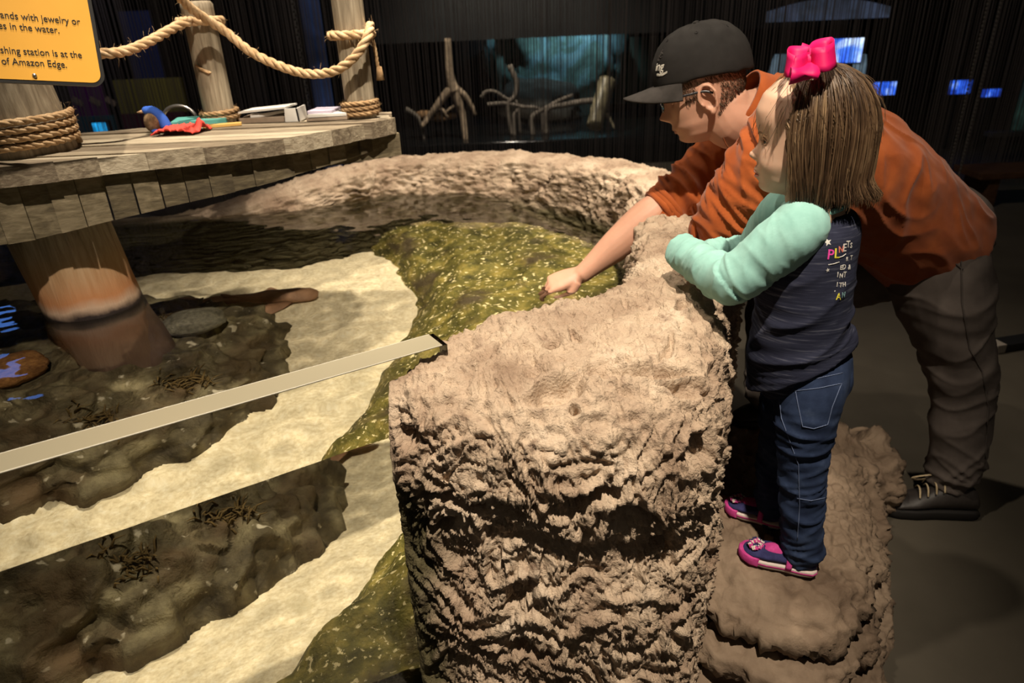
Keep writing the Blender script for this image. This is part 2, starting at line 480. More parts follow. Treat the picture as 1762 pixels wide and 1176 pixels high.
tag(rim, 'tan pitted rock wall curving round the touch pool, its broad end nearest the glass', 'rock wall', kind='thing')
RIMBVH = BVHTree.FromPolygons([v.co.copy() for v in me.vertices], [tuple(p.vertices) for p in me.polygons])
def rim_top(x, y):
    h = RIMBVH.ray_cast(Vector((x, y, 2)), Vector((0, 0, -1)))
    return h[0].z if h[0] is not None else 0.0

# ------------------------------------------------------------------ rock step at the foot of the wall
SC = Vector((0.70, 1.42, 0))
OUT = [(0, 0.31), (20, 0.37), (40, 0.50), (54, 0.62), (70, 0.62), (88, 0.52), (110, 0.45), (140, 0.40), (200, 0.36), (230, 0.46), (258, 0.46), (280, 0.37), (300, 0.29), (330, 0.27), (345, 0.28), (360, 0.31)]
def outl(a):
    a %= 360
    for (a0, r0), (a1, r1) in zip(OUT, OUT[1:]):
        if a0 <= a <= a1: return lerp(r0, r1, sst(0, 1, (a - a0) / (a1 - a0)))
SPR = catmull([Vector((r, z, 0)) for r, z in [(0.02, 0.305), (0.4, 0.302), (0.65, 0.295), (0.80, 0.275), (0.885, 0.245), (0.905, 0.222), (0.885, 0.205), (0.80, 0.195), (0.82, 0.18), (0.95, 0.165), (1.0, 0.14), (1.0, 0.115), (0.96, 0.10), (0.88, 0.092), (0.93, 0.078), (1.07, 0.06), (1.12, 0.03), (1.12, -0.03)]], 12)
SPR = resample(SPR, 150)
V = []; F = []
NA = 300
for i in range(NA):
    a = 360 * i / NA
    r0 = outl(a)
    fr = 0.5 - 0.5 * math.cos(math.radians(a - 90 + 180)) if False else 0.5 + 0.5 * math.cos(R(a - 262))
    for p in SPR:
        r = p.x; z = p.y
        flat = 1 - fr
        if r > 0.8: r = lerp(lerp(0.92, r, 0.35), r * 1.02, fr)
        drop = 0.10 * sst(0.35, 1.0, p.x) * max(0, math.cos(R(a - 10))) 
        z = z - drop * (z / 0.3)
        V.append(SC + Vector((math.cos(R(a)) * r0 * r, math.sin(R(a)) * r0 * r, z)))
n = len(SPR)
for i in range(NA):
    j = (i + 1) % NA
    for k in range(n - 1):
        F.append((i * n + k, i * n + k + 1, j * n + k + 1, j * n + k))
F.append(tuple(i * n for i in range(NA)))
me = bpy.data.meshes.new('rock_step')
me.from_pydata(V, [], F); me.update()
nor = [v.normal.copy() for v in me.vertices]
for i, v in enumerate(me.vertices):
    p = v.co.copy(); nr = nor[i]
    v.co = p + nr * rock_disp(p + Vector((4, 0, 0)), nr, sst(0.5, 0.9, nr.z), 1.0 * sst(0.0, 0.06, p.z + 0.02))
me.update()
stp = tag(link('rock_step', me, STEPROCK), 'low layered brown rock step the girl stands on beside the pool wall', 'rock step')
STEPBVH = BVHTree.FromPolygons([v.co.copy() for v in me.vertices], [tuple(p.vertices) for p in me.polygons])
def lump(name, c, r, mat, seed, label, cat, amp=1.0, n=90, m=60, rz=0.0, flat=True, kind=None, detail=1.0, group=None):
    mb = MB(); mb.ball((0, 0, 0), 1.0, n, m)
    me = mb.mesh(name)
    o_ = Vector((seed * 3.7, seed * 1.3, seed * 2.1))
    for v in me.vertices:
        d = v.co.normalized()
        k = 1 + amp * (0.22 * noise.noise(d * 1.6 + o_) + 0.12 * noise.noise(d * 3.6 + o_) + detail * (0.06 * noise.noise(d * 8 + o_) + 0.03 * noise.noise(d * 17 + o_)))
        v.co = Vector((d.x * r[0], d.y * r[1], d.z * r[2])) * k
    me.transform(Matrix.Rotation(rz, 4, 'Z'))
    me.update()
    o = link(name, me, mat)
    o.location = c
    return tag(o, label, cat, kind=kind, group=group)

# broken outcrop behind the step
q_ = MB(); q_.ball((0, 0, 0), 1.0, 120, 80); me = q_.mesh('rock_outcrop')
for v in me.vertices:
    d = v.co.normalized(); p = Vector((1.07 + d.x * 0.17, 1.80 + d.y * 0.17, 0.06 + d.z * 0.13 * (1 + 0.35 * noise.noise(d * 1.8))))
    v.co = p + d * (rock_disp(p + Vector((2, 1, 0)), d, 0.2, 1.0) + 0.03 * noise.noise(d * 2.2))
me.update()
tag(link('rock_outcrop', me, STEPROCK), 'small brown rock outcrop on the floor behind the rock step', 'rock')
# ------------------------------------------------------------------ pool basin, sand, water, glass
ZW = 0.72; ZB = 0.03
GD = Vector((0.62, 0.37, 0)).normalized(); GN = Vector((-GD.y, GD.x, 0))
GP = Vector((-0.147, 1.137, 0))
SB = [(-2.6, 2.85), (-1.62, 2.80), (-1.45, 3.02), (-1.07, 3.12), (-0.76, 3.1), (-0.59, 2.94), (-0.455, 2.73), (-0.39, 2.52), (-0.385, 2.33), (-0.41, 2.15), (-0.45, 1.93), (-0.485, 1.75), (-0.545, 1.55), (-0.60, 1.40), (-0.68, 1.22), (-0.80, 1.02), (-1.0, 0.8), (-2.6, 0.3)]
SB = catmull([(x, y, 0) for x, y in SB], 6)
def sdist(x, y):
    """distance to the sand patch, negative inside"""
    best = 9; inside = False
    for a, b in zip(SB, SB[1:] + SB[:1]):
        ex, ey = b.x - a.x, b.y - a.y
        t = max(0, min(1, ((x - a.x) * ex + (y - a.y) * ey) / (ex * ex + ey * ey + 1e-12)))
        d = math.hypot(x - a.x - t * ex, y - a.y - t * ey)
        best = min(best, d)
        if (a.y > y) != (b.y > y) and x < a.x + (y - a.y) / (b.y - a.y) * ex: inside = not inside
    return -best if inside else best
rimline = [cI[i].lerp(cO[i], 0.45) for i in range(len(cI))]
POOLPOLY = [GP + GD * -2.3 + GN * 0.05, GP + GD * 0.3 + GN * 0.05] + rimline[40:] + [Vector((-3.0, 3.0, 0))]
def inpoly(q, poly):
    ins = False
    for a, b in zip(poly, poly[1:] + poly[:1]):
        if (a.y > q.y) != (b.y > q.y) and q.x < a.x + (q.y - a.y) / (b.y - a.y) * (b.x - a.x): ins = not ins
    return ins
def bedgrid(name, mat, u0, u1, v1, nu, nv, hf):
    mb = MB(); v = []; f = []
    for i in range(nu + 1):
        for j in range(nv + 1):
            q = GP + GD * lerp(u0, u1, i / nu) + GN * (0.0625 + (v1 - 0.0625) * j / nv)
            v.append((q.x, q.y, hf(q.x, q.y)))
    for i in range(nu):
        for j in range(nv):
            a = i * (nv + 1) + j
            if inpoly(Vector(v[a]), POOLPOLY): f.append((a, a + nv + 1, a + nv + 2, a + 1))
    k0 = len(v)                             # the cut face pressed against the glass
    for i in range(nu + 1):
        p = v[i * (nv + 1)]; v.append((p[0], p[1], min(p[2], -0.05)))
    for i in range(nu):
        if GP.x + GD.x * lerp(u0, u1, i / nu) < -0.05: f.append((i * (nv + 1), k0 + i, k0 + i + 1, (i + 1) * (nv + 1)))
    mb.add(v, f)
    return mb.obj(name, mat)
def bank(x, y):
    d = sdist(x, y) + 0.05 * vnoise(x, y, 3, 4) + 0.02 * vnoise(x, y, 1, 14)
    g = (Vector((x, y, 0)) - GP).dot(GN)
    h = lerp(0.10, 0.34, sst(0.05, 0.5, g)) * (1 - math.exp(-max(0, d) / 0.16)) if d > 0 else d * 1.2
    h += 0.05 * vnoise(x, y, 5, 5) * sst(0, 0.1, d) + 0.02 * vnoise(x, y, 8, 16) * sst(-0.05, 0.1, d) + 0.008 * vnoise(x, y, 3, 40) * sst(-0.05, 0.1, d)
    return max(-0.12, ZB + h)
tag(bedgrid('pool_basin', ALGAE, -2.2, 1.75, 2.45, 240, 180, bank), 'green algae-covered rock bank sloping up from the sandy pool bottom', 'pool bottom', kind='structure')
tag(bedgrid('sand', SAND, -2.2, 1.2, 2.3, 170, 170, lambda x, y: ZB + 0.012 * vnoise(x, y, 0, 5) + 0.006 * vnoise(x, y, 2, 16) + 0.004 * vnoise(x, y, 4, 40)), 'pale coral sand covering the bottom of the touch pool', 'sand', kind='stuff')

WATER = clear('pool_water', (0.985, 1.0, 0.945), 1.333)
GLASS = clear('acrylic', (0.985, 0.995, 0.97), 1.47)
# water body: rippled top, a face along the glass, sides hidden inside the rock
p0 = GP + GN * 0.0605
def wpt(x, y):
    return ZW + 0.0016 * vnoise(x, y, 1, 7) + 0.0009 * vnoise(x, y, 9, 17)
outline = []
for i in range(len(cI)):
    q = cI[i].lerp(cO[i], 0.32)
    if (q - p0).dot(GN) > 0.0 and q.x < 0.7: outline.append(q)
mb = MB(); N = 200
v = []; 
def keep(q):
    return True
ext0, ext1 = -2.35, 0.75
grid = {}
for i in range(N + 1):
    for j in range(N + 1):
        q = p0 + GD * lerp(ext0, ext1 + 0.3, i / N) + GN * (2.35 * j / N)
        grid[i, j] = q
def inpoly(q, poly):
    ins = False
    for a, b in zip(poly, poly[1:] + poly[:1]):
        if (a.y > q.y) != (b.y > q.y) and q.x < a.x + (q.y - a.y) / (b.y - a.y) * (b.x - a.x): ins = not ins
    return ins
poly = [p0 + GD * -2.35 - GN * 0.01] + [p0 + GD * -0.05 - GN * 0.01] + outline + [Vector((-2.6, 3.0, 0)), p0 + GD * -2.35 + GN * 2.0]
idx = {}; vs = []; fs = []
def vid(k):
    if k not in idx:
        q = grid[k]; idx[k] = len(vs); vs.append((q.x, q.y, wpt(q.x, q.y)))
    return idx[k]
for i in range(N):
    for j in range(N):
        c = (grid[i, j] + grid[i + 1, j + 1]) / 2
        if inpoly(c, poly): fs.append((vid((i, j)), vid((i + 1, j)), vid((i + 1, j + 1)), vid((i, j + 1))))
front = [i for i in range(N + 1) if (i, 0) in idx]
low = {}
for i in front:
    q = grid[i, 0]; low[i] = len(vs); vs.append((q.x, q.y, -0.01))
topd = {}
for i in front:                            # separate top edge so the corner stays crisp
    a = vs[idx[i, 0]]; topd[i] = len(vs); vs.append(a)
for a, b in zip(front, front[1:]): fs.append((topd[a], low[a], low[b], topd[b]))
mb.add(vs, fs)
wo = tag(mb.obj('water', WATER), 'clear greenish water filling the touch pool', 'water', kind='stuff')
wo.cycles.is_caustics_caster = True; wo.cycles.is_caustics_receiver = False

gp = empty('glass_panel', GP + GD * -0.5, 'thick clear acrylic panel with a polished top edge closing the front of the pool', 'glass panel')
def slab(z0, z1, t0, t1, o0, o1):
    m_ = MB(); q = []
    for t in (t0, t1):
        for o in (o0, o1):
            for z in (z0, z1):
                a = GP + GD * t + GN * o; q.append((a.x, a.y, z))
    m_.add(q, [(0, 2, 3, 1), (4, 5, 7, 6), (0, 1, 5, 4), (2, 6, 7, 3), (1, 3, 7, 5), (0, 4, 6, 2)])
    return m_
def outward(me):
    bm = bmesh.new(); bm.from_mesh(me); bmesh.ops.recalc_face_normals(bm, faces=bm.faces[:]); bm.to_mesh(me); bm.free()
pn = slab(-0.005, 0.9, -2.3, 0.03, 0.0, 0.06).obj('pane', GLASS, gp, smooth=False)
outward(pn.data)
pn.cycles.is_caustics_caster = True; pn.cycles.is_caustics_receiver = False
te = slab(0.8995, 0.9015, -2.3, 0.02, 0.0005, 0.0595).obj('top_edge', plain('frosted_edge', (0.35, 0.315, 0.225), 0.28, 0.5), gp, smooth=False)
outward(te.data)
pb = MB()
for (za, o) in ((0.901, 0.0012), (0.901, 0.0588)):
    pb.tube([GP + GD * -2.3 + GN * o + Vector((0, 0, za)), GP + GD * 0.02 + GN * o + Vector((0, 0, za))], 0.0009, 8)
pb.obj('edge_highlight', plain('highlight_pale', (0.75, 0.72, 0.62), 0.15, 0.6), gp)  # pale beads added as painted highlight lines along both edges
# grey silicone seam where the pane enters the rock
sm = MB()
sm.tube([GP + GD * -0.075 + GN * -0.004 + Vector((0, 0, z)) for z in (0.0, 0.4, 0.86)], 0.006, 8)
sm.obj('sealant_seam', plain('sealant', (0.16, 0.15, 0.13), 0.6), gp)

# submerged mound of rock round the foot of the piling
mo = MB(); mv = []; mf = []
MBD = [(-0.73, 1.97), (-0.75, 1.86), (-0.84, 1.71), (-0.97, 1.56), (-1.09, 1.42), (-1.30, 1.36), (-1.6, 1.27), (-2.1, 1.15), (-2.5, 1.5), (-2.3, 2.1), (-1.9, 2.45), (-1.45, 2.50), (-1.12, 2.42), (-0.95, 2.36), (-0.82, 2.22), (-0.75, 2.08)]
mbd = catmull([(x, y, 0) for x, y in MBD + MBD[:1]], 18)[:-1]
mc = Vector((-1.35, 1.8, 0)); NR = 110
for q in mbd:
    for k in range(NR):
        t = k / (NR - 1)
        r = t
        hh = 0.27 * (1 - t ** 3.2) ** 0.8 + 0.05
        p = mc.lerp(q, r)
        if t > 0.985: hh = -0.05
        mv.append(Vector((p.x, p.y, hh)))
for i in range(len(mbd)):
    j = (i + 1) % len(mbd)
    for k in range(NR - 1): mf.append((i * NR + k, i * NR + k + 1, j * NR + k + 1, j * NR + k))
mo.add(mv, mf)
me = mo.mesh('submerged_rock')
nor = [v.normal.copy() for v in me.vertices]
for i, v in enumerate(me.vertices):
    p = v.co.copy(); nr = nor[i]
    if nr.z < 0 : nr = -nr
    d = 0.055 * noise.noise(p * 4) + 0.05 * noise.noise(p * 9 + O1) + 0.03 * noise.noise(p * 20) + 0.035 * saw(p, Vector((0.6, -0.5, 0.5)).normalized(), 8, 1.2, 5) + 0.006 * noise.noise(p * 50)
    v.co = p + nr * d
    g = (v.co - GP).dot(GN)
    if g < 0.075: v.co += GN * (0.075 - g)
me.update()
tag(link('submerged_rock', me, MOUND), 'dark mossy rock mound under water round the foot of the big piling', 'rock')
MBVH = BVHTree.FromPolygons([v.co.copy() for v in me.vertices], [tuple(p.vertices) for p in me.polygons])
def mound_top(x, y):
    h = MBVH.ray_cast(Vector((x, y, 1)), Vector((0, 0, -1)))
    return h[0].z if h[0] is not None else ZB
def refr(x, y, z):                        # point of the plane Z = z seen through the water surface
    d = (CAMROT.to_3x3() @ Vector(((x - 881) / FPX, -(y - 588) / FPX, -1))).normalized()
    p = EYE + d * ((ZW - EYE.z) / d.z)
    h = Vector((d.x, d.y, 0)) / 1.333
    h.z = -math.sqrt(1 - h.length_squared)
    return p + h * ((z - ZW) / h.z)
q = refr(333, 552, 0.36)
PEB = nmat('dark_pebble', [(0.35, (0.10, 0.09, 0.065)), (0.65, (0.22, 0.20, 0.15))], scale=60, rough=0.8, bump=[(120, 0.6, 0.006)])
lump('round_stone', (q.x, q.y, mound_top(q.x, q.y) + 0.045), (0.10, 0.085, 0.065), PEB, 2, 'round dark grainy stone resting on the submerged rock beside the piling', 'stone', 0.5, 40, 26, 0.3)
q = refr(12, 640, 0.33)
RUST = nmat('rust_stone', [(0.35, (0.17, 0.07, 0.02)), (0.65, (0.34, 0.16, 0.05))], scale=70, rough=0.8, bump=[(150, 0.6, 0.006)])
lump('rust_stone', (q.x - 0.02, q.y, mound_top(q.x, q.y) + 0.04), (0.12, 0.10, 0.06), RUST, 5, 'rust-brown grainy stone under water left of the piling', 'stone', 0.5, 40, 26, 0.6)
for k, (x, y, r, lb) in enumerate([(730, 605, 0.03, 'dark weed tuft')]): pass
# weed tufts on the mound
WEED = nmat('brown_weed', [(0.3, (0.05, 0.032, 0.01)), (0.7, (0.15, 0.095, 0.03))], scale=30, rough=0.8)
rw = random.Random(7)
for (x, y, z, lb) in [(295, 530, 0.33, 'brown weed tuft on the submerged rock between the piling and the round stone'),
                  (310, 630, 0.33, 'long brown weed patch on the submerged rock in front of the round stone'),
                  (150, 700, 0.33, 'brown weed patch on the submerged rock below the piling')]:
    q = refr(x, y, z); mb = MB()
    base = Vector((q.x, q.y, mound_top(q.x, q.y)))
    for k in range(70):
        bx = base.x + rw.gauss(0, 0.035); by = base.y + rw.gauss(0, 0.02)
        bz = mound_top(bx, by) - 0.005
        a = rw.uniform(0, 6.28); l = rw.uniform(0.02, 0.05)
        mb.tube([(bx, by, bz), (bx + math.cos(a) * l * 0.4, by + math.sin(a) * l * 0.4, bz + l * 0.6), (bx + math.cos(a) * l, by + math.sin(a) * l, bz + l * 0.7)], [0.004, 0.003, 0.001], 5)
    tag(mb.obj('weed_tuft', WEED), lb, 'weed')

# bamboo shark half hidden behind the mound
SK = nmat('shark_skin', [(0.35, (0.22, 0.115, 0.06)), (0.65, (0.36, 0.20, 0.115))], scale=14, rough=0.6, bump=[(200, 0.2, 0.002)])
nose = refr(553, 523, 0.075); tail_ = refr(330, 560, 0.10)
nose = Vector((-0.755, 2.52, 0.085)); 
ax = (Vector((-1.45, 2.42, 0.085)) - nose)
sh = empty('shark', (nose.x, nose.y, ZB), 'small brown shark gliding over the sand behind the submerged rock', 'shark')
mb = MB()
path = [nose + ax * t + Vector((0, 0.02 * math.sin(t * 5), 0)) for t in (0, 0.015, 0.05, 0.12, 0.2, 0.32, 0.45, 0.6, 0.75, 0.9, 1.0)]
mb.tube(path, [(0.012, 0.006), (0.03, 0.014), (0.045, 0.024), (0.053, 0.034), (0.052, 0.038), (0.044, 0.036), (0.034, 0.030), (0.024, 0.024), (0.016, 0.018), (0.008, 0.014), (0.003, 0.008)], 18)
fuse('body', mb, SK, sh, 0.006, 4)
axn = ax.normalized(); sid = Vector((-axn.y, axn.x, 0))
for s in (-1, 1):
    mb = MB(); b0 = nose + ax * 0.20 + sid * (s * 0.035) - Vector((0, 0, 0.015))
    rings = []
    for t, wd in ((0, 0.045), (0.4, 0.043), (0.75, 0.032), (1.0, 0.012)):
        c = b0 + sid * (s * 0.10 * t) + axn * (0.07 * t) + Vector((0, 0, -0.035 * t))
        rings.append([c + axn * (math.cos(a) * wd) + Vector((0, 0, math.sin(a) * 0.006)) for a in [2 * math.pi * k / 12 for k in range(12)]])
    mb.loft(rings); mb.obj('pectoral_fin', SK, sh)
for t, hgt in ((0.45, 0.05), (0.66, 0.045)):
    mb = MB(); b0 = nose + ax * t + Vector((0, 0, 0.02)); rings = []
    for u, wd in ((0, 0.04), (0.5, 0.032), (1, 0.014)):
        c = b0 + Vector((0, 0, hgt * u)) + axn * (0.03 * u)
        rings.append([c + axn * (math.cos(a) * wd) + sid * (math.sin(a) * 0.004) for a in [2 * math.pi * k / 12 for k in range(12)]])
    mb.loft(rings); mb.obj('dorsal_fin', SK, sh)

# ------------------------------------------------------------------ deck on the far left
ZD = 1.17
EDGE = catmull([(x, y, 0) for x, y in [(-2.9, 1.2), (-2.2, 1.35), (-1.6, 1.5), (-1.19, 1.655), (-0.975, 1.77), (-0.72, 1.88), (-0.59, 1.972), (-0.46, 2.11), (-0.345, 2.26)]], 40)
EDGE = resample(EDGE, 400)
BACK = resample(catmull([(x, y, 0) for x, y in [(-2.9, 2.0), (-2.2, 2.1), (-1.6, 2.15), (-1.24, 2.22), (-1.0, 2.40), (-0.8, 2.44), (-0.62, 2.44), (-0.5, 2.43), (-0.36, 2.38)]], 40), 400)
dk = empty('wooden_deck', (-1.2, 2.0, 0.98), 'weathered grey plank deck reaching over the pool on a big piling', 'deck')
mb = MB(); rd = random.Random(11)
def at(P, t):
    f = t * (len(P) - 1); i = min(int(f), len(P) - 2)
    return P[i].lerp(P[i + 1], f - i)
def xat(P, y, dflt):
    for a, b in zip(P, P[1:]):
        if (a.y - y) * (b.y - y) <= 0 and a.y != b.y: return lerp(a.x, b.x, (y - a.y) / (b.y - a.y))
    return dflt
PW = 0.052                                  # boards run along the deck and are cut off along its curved front edge
yy = 1.23
while yy < 2.42:
    y0, y1 = yy + 0.0004, yy + PW - 0.0004
    zt = ZD + rd.uniform(-0.004, 0.004)
    ex = rd.uniform(-0.016, 0.014)
    def right(y): return (xat(EDGE, y, -0.345) if y < 2.26 else lerp(-0.345, -0.37, (y - 2.26) / 0.16)) + ex
    def left(y): return max(-2.9, xat(BACK, min(y, 2.435), -2.9)) if y > 2.05 else -2.9
    ys = [lerp(y0, y1, k / 3) for k in range(4)]
    pl = [(right(y), y) for y in ys] + [(min(left(y), right(y) - 0.03), y) for y in ys[::-1]]
    m_ = len(pl)
    bm = bmesh.new()
    vv = [bm.verts.new((p[0], p[1], z)) for z in (ZD - 0.045, zt) for p in pl]
    bm.faces.new(vv[:m_][::-1]); bm.faces.new(vv[m_:])
    for k in range(m_): bm.faces.new((vv[k], vv[(k + 1) % m_], vv[m_ + (k + 1) % m_], vv[m_ + k]))
    bmesh.ops.recalc_face_normals(bm, faces=bm.faces[:])
    bm.verts.index_update()
    mb.add([v.co.copy() for v in bm.verts], [[v.index for v in f.verts] for f in bm.faces]); bm.free()
    yy += PW
mb.obj('decking', DECKW, dk, smooth=False)
mb = MB(); nf = 46
def fz(x): return 0.982 + 0.0 if x < -1.2 else lerp(0.982, 1.085, min(1, (x + 1.2) / 0.86))
for i in range(nf):
    t0, t1 = i / nf + 0.0005, (i + 1) / nf - 0.0005
    a, b = at(EDGE, t0), at(EDGE, t1)
    e = (b - a).normalized(); nn = Vector((-e.y, e.x, 0))
    o_ = 0.03 + rd.uniform(0, 0.012)
    za, zb = fz(a.x), fz(b.x)
    vv = []
    for o2 in (o_, o_ + 0.035):
        for p, z in ((a, za), (b, zb)): vv.append((p + nn * o2 + Vector((0, 0, z))))
        for p in (b, a): vv.append((p + nn * o2 + Vector((0, 0, ZD - 0.046))))
    mb.add(vv, [(0, 1, 2, 3), (7, 6, 5, 4), (0, 4, 5, 1), (1, 5, 6, 2), (2, 6, 7, 3), (3, 7, 4, 0)])
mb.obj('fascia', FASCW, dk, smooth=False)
mb = MB()
for o2, hz in ((0.18, 0.05), (0.34, 0.05)):
    P = [at(EDGE, t / 30).lerp(at(BACK, t / 30), o2 / 0.6) for t in range(31)]
    for a, b in zip(P, P[1:]):
        c = (a + b) / 2; e = b - a
        mb.box((c.x, c.y, ZD - 0.046 - 0.035), (e.length + 0.004, 0.05, 0.07), Euler((0, 0, math.atan2(e.y, e.x))))
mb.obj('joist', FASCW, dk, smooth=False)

PIL = Vector((-1.238, 1.905, 0))
pw = nmat('piling_wood', GREYWOOD, scale=6, detail=7, rough=0.7, stretch=(10, 10, 0.8), distort=0.6, bump=[(14, 0.5, 0.004)])
# tide stains: a rusty band and a wet black band at the water line belong to the timber itself
nt = pw.node_tree; L = nt.links.new
b = nt.nodes['Principled BSDF']; old = b.inputs['Base Color'].links[0].from_socket
tc = nt.nodes.new('ShaderNodeTexCoord'); sp = nt.nodes.new('ShaderNodeSeparateXYZ'); L(tc.outputs['Object'], sp.inputs[0])
nz = nt.nodes.new('ShaderNodeTexNoise'); nz.inputs['Scale'].default_value = 14; nz.inputs['Detail'].default_value = 5; L(tc.outputs['Object'], nz.inputs['Vector'])
ma = nt.nodes.new('ShaderNodeMath'); ma.operation = 'MULTIPLY_ADD'; ma.inputs[1].default_value = 0.05
L(nz.outputs['Fac'], ma.inputs[0]); L(sp.outputs[2], ma.inputs[2])
cr = nt.nodes.new('ShaderNodeValToRGB'); el = cr.color_ramp.elements
for _ in range(6): el.new(0.5)
stops = [(0.0, (0.10, 0.06, 0.045, 0.9)), (0.44, (0.13, 0.075, 0.06, 0.95)), (0.455, (0.018, 0.012, 0.012, 1)), (0.50, (0.018, 0.012, 0.012, 1)), (0.515, (0.42, 0.30, 0.22, 1)), (0.535, (0.40, 0.17, 0.07, 0.9)), (0.60, (0.38, 0.22, 0.10, 0.55)), (0.66, (0.3, 0.22, 0.15, 0.0))]
for e, (p, c) in zip(el, stops): e.position = p; e.color = c
mr = nt.nodes.new('ShaderNodeMapRange'); mr.inputs[1].default_value = 0.0; mr.inputs[2].default_value = 1.5
L(ma.outputs[0], mr.inputs[0]); L(mr.outputs[0], cr.inputs[0])
mx = nt.nodes.new('ShaderNodeMixRGB'); L(cr.outputs['Alpha'], mx.inputs[0]); L(old, mx.inputs[1]); L(cr.outputs['Color'], mx.inputs[2]); L(mx.outputs[0], b.inputs['Base Color'])
mb = MB(); rings = []
for k in range(60):
    z = 0.12 + (1.75 - 0.12) * k / 59
    rings.append([(PIL.x - 0.13 * (z - 0.72) + math.cos(a) * r, PIL.y + math.sin(a) * r, z) for a, r in [(2 * math.pi * j / 64, 0.131 + 0.003 * vnoise(math.cos(2 * math.pi * j / 64) * 2, math.sin(2 * math.pi * j / 64) * 2, z * 0.6, 3) + (0.002 * vnoise(j, z * 30, 1, 0.7) if z > 0.66 and z < 0.82 else 0)) for j in range(64)]])
mb.loft(rings)
pil = tag(mb.obj('piling', pw), 'thick round timber piling standing in the pool, stained at the water line', 'piling')

# ------------------------------------------------------------------ ropes
def rope(mb, path, r, turns, n=3, seg=7, samples=None):
    """laid rope: strands twisting about the path"""
    P = path
    L_ = [0]
    for a, b in zip(P, P[1:]): L_.append(L_[-1] + (b - a).length)
    u = None; fr = []
    for i in range(len(P)):
        t = (P[min(i + 1, len(P) - 1)] - P[max(i - 1, 0)]).normalized()
        if u is None: u = Vector((0, 0, 1)) if abs(t.z) < 0.9 else Vector((1, 0, 0))
        u = (u - t * u.dot(t)).normalized()
        fr.append((u.copy(), t.cross(u)))
    for s in range(n):
        q = []
        for i, p in enumerate(P):
            a = 2 * math.pi * (s / n + L_[i] * turns)
            q.append(p + (fr[i][0] * math.cos(a) + fr[i][1] * math.sin(a)) * r * 0.5)
        mb.tube(q, r * 0.56, seg)
    return mb
def fray(mb, path, r, k, seed, l=0.015):
    g = random.Random(seed)
    for _ in range(k):
        p = path[g.randrange(len(path))]; d = Vector((g.gauss(0, 1), g.gauss(0, 1), g.gauss(0, 1))).normalized()
        mb.tube([p + d * r * 0.8, p + d * (r + l * 0.5) + Vector((g.gauss(0, .003),) * 3), p + d * (r + l) + Vector((0, 0, g.gauss(0, .006)))], [0.0005, 0.0004, 0.0002], 3)
def coil(name, c, r, rr, turns, mat, label, tight=2.05):
    P = []
    N_ = int(turns * 60)
    for i in range(N_ + 1):
        a = 2 * math.pi * i / 60 + 0.6
        P.append(Vector((c[0] + math.cos(a) * (r + rr), c[1] + math.sin(a) * (r + rr), c[2] + rr + tight * rr * i / 60)))
    mb = MB(); rope(mb, P, rr, 1 / (rr * 7.5)); fray(mb, P, rr, int(90 * turns), 3, rr * 0.9)
    return tag(mb.obj(name, mat), label, 'rope')
coil('rope_coil', (PIL.x - 0.062, PIL.y, ZD + 0.002), 0.131, 0.0098, 4.0, ROPEM, 'thick tan rope wrapped four times round the big piling under the yellow sign')

def railpost(c, h, r, label):
    mb = MB(); rings = []
    for k in range(24):
        z = c[2] + 0.003 + h * k / 23
        rings.append([(c[0] + math.cos(a) * q, c[1] + math.sin(a) * q, z) for a, q in [(2 * math.pi * j / 32, r * (1 + 0.03 * vnoise(math.cos(2 * math.pi * j / 32), math.sin(2 * math.pi * j / 32), z, 2.5))) for j in range(32)]])
    top = [Vector(p) for p in rings[-1]]
    cc = sum(top, Vector()) / 32
    rings.append([cc + (p - cc) * 0.86 + Vector((0, 0, 0.008)) for p in top])
    mb.loft(rings)
    return tag(mb.obj('rail_post', POSTW), label, 'post', 'rope rail posts on the deck')
PA = Vector((-0.915, 2.33, ZD)); PB = Vector((-0.452, 2.30, ZD))
railpost(PA, 0.345, 0.047, 'weathered rail post with two ropes meeting at its head, nearer the sign')
railpost(PB, 0.36, 0.047, 'weathered rail post at the far tip of the deck, rope tied near its top')
coil('rope_coil', (PA.x, PA.y, ZD + 0.002), 0.048, 0.0075, 2.2, ROPED, 'brown rope wound round the foot of the rail post nearer the sign')
coil('rope_coil', (PB.x, PB.y, ZD + 0.002), 0.048, 0.0075, 2.9, ROPED, 'brown rope wound round the foot of the rail post at the deck tip')
# rail rope that sags from a post out of view across the first post to the second
def loop(c, z, r, a0, a1, n=20): return [Vector((c.x + math.cos(R(a)) * r, c.y + math.sin(R(a)) * r, z)) for a in [lerp(a0, a1, k / n) for k in range(n + 1)]]
RR = 0.0135
e = [px(285, -40, 2.05), px(318, 5, 2.13), px(350, 30, 2.2), px(385, 52, 2.24), px(430, 88, 2.24), px(480, 113, 2.23), px(530, 127, 2.22), px(575, 122, 2.2), px(610, 98, 2.19), px(632, 65, 2.2), px(637, 44, 2.24)]
z = px(637, 50, 2.28).z
P = catmull(e, 22) 
tail_loop = loop(PB, px(600, 60, 2.3).z, 0.048 + RR, 40, -250, 40)
P = P + catmull([P[-1], tail_loop[0] + Vector((0.0, 0.01, 0.012)), tail_loop[3]], 10)[1:] + tail_loop[4:]
mb = MB(); rope(mb, P, RR, 1 / 0.085); fray(mb, P, RR, 140, 5, 0.012)
tag(mb.obj('rail_rope', ROPEM), 'thick rope crossing in front of one rail post and sagging to the far one', 'rope')
mb = MB()
e = [px(120, 92, 1.98), px(180, 92, 2.0), px(215, 88, 2.05), px(255, 72, 2.12), px(295, 50, 2.2), px(325, 36, 2.25)]
P = catmull(e, 22)
lp = loop(PA, px(352, 36, 2.28).z, 0.048 + RR, 215, 215 + 330, 40)
P = P[:-1] + catmull([P[-1], lp[0], lp[3]], 10)[:-8] + lp[2:]
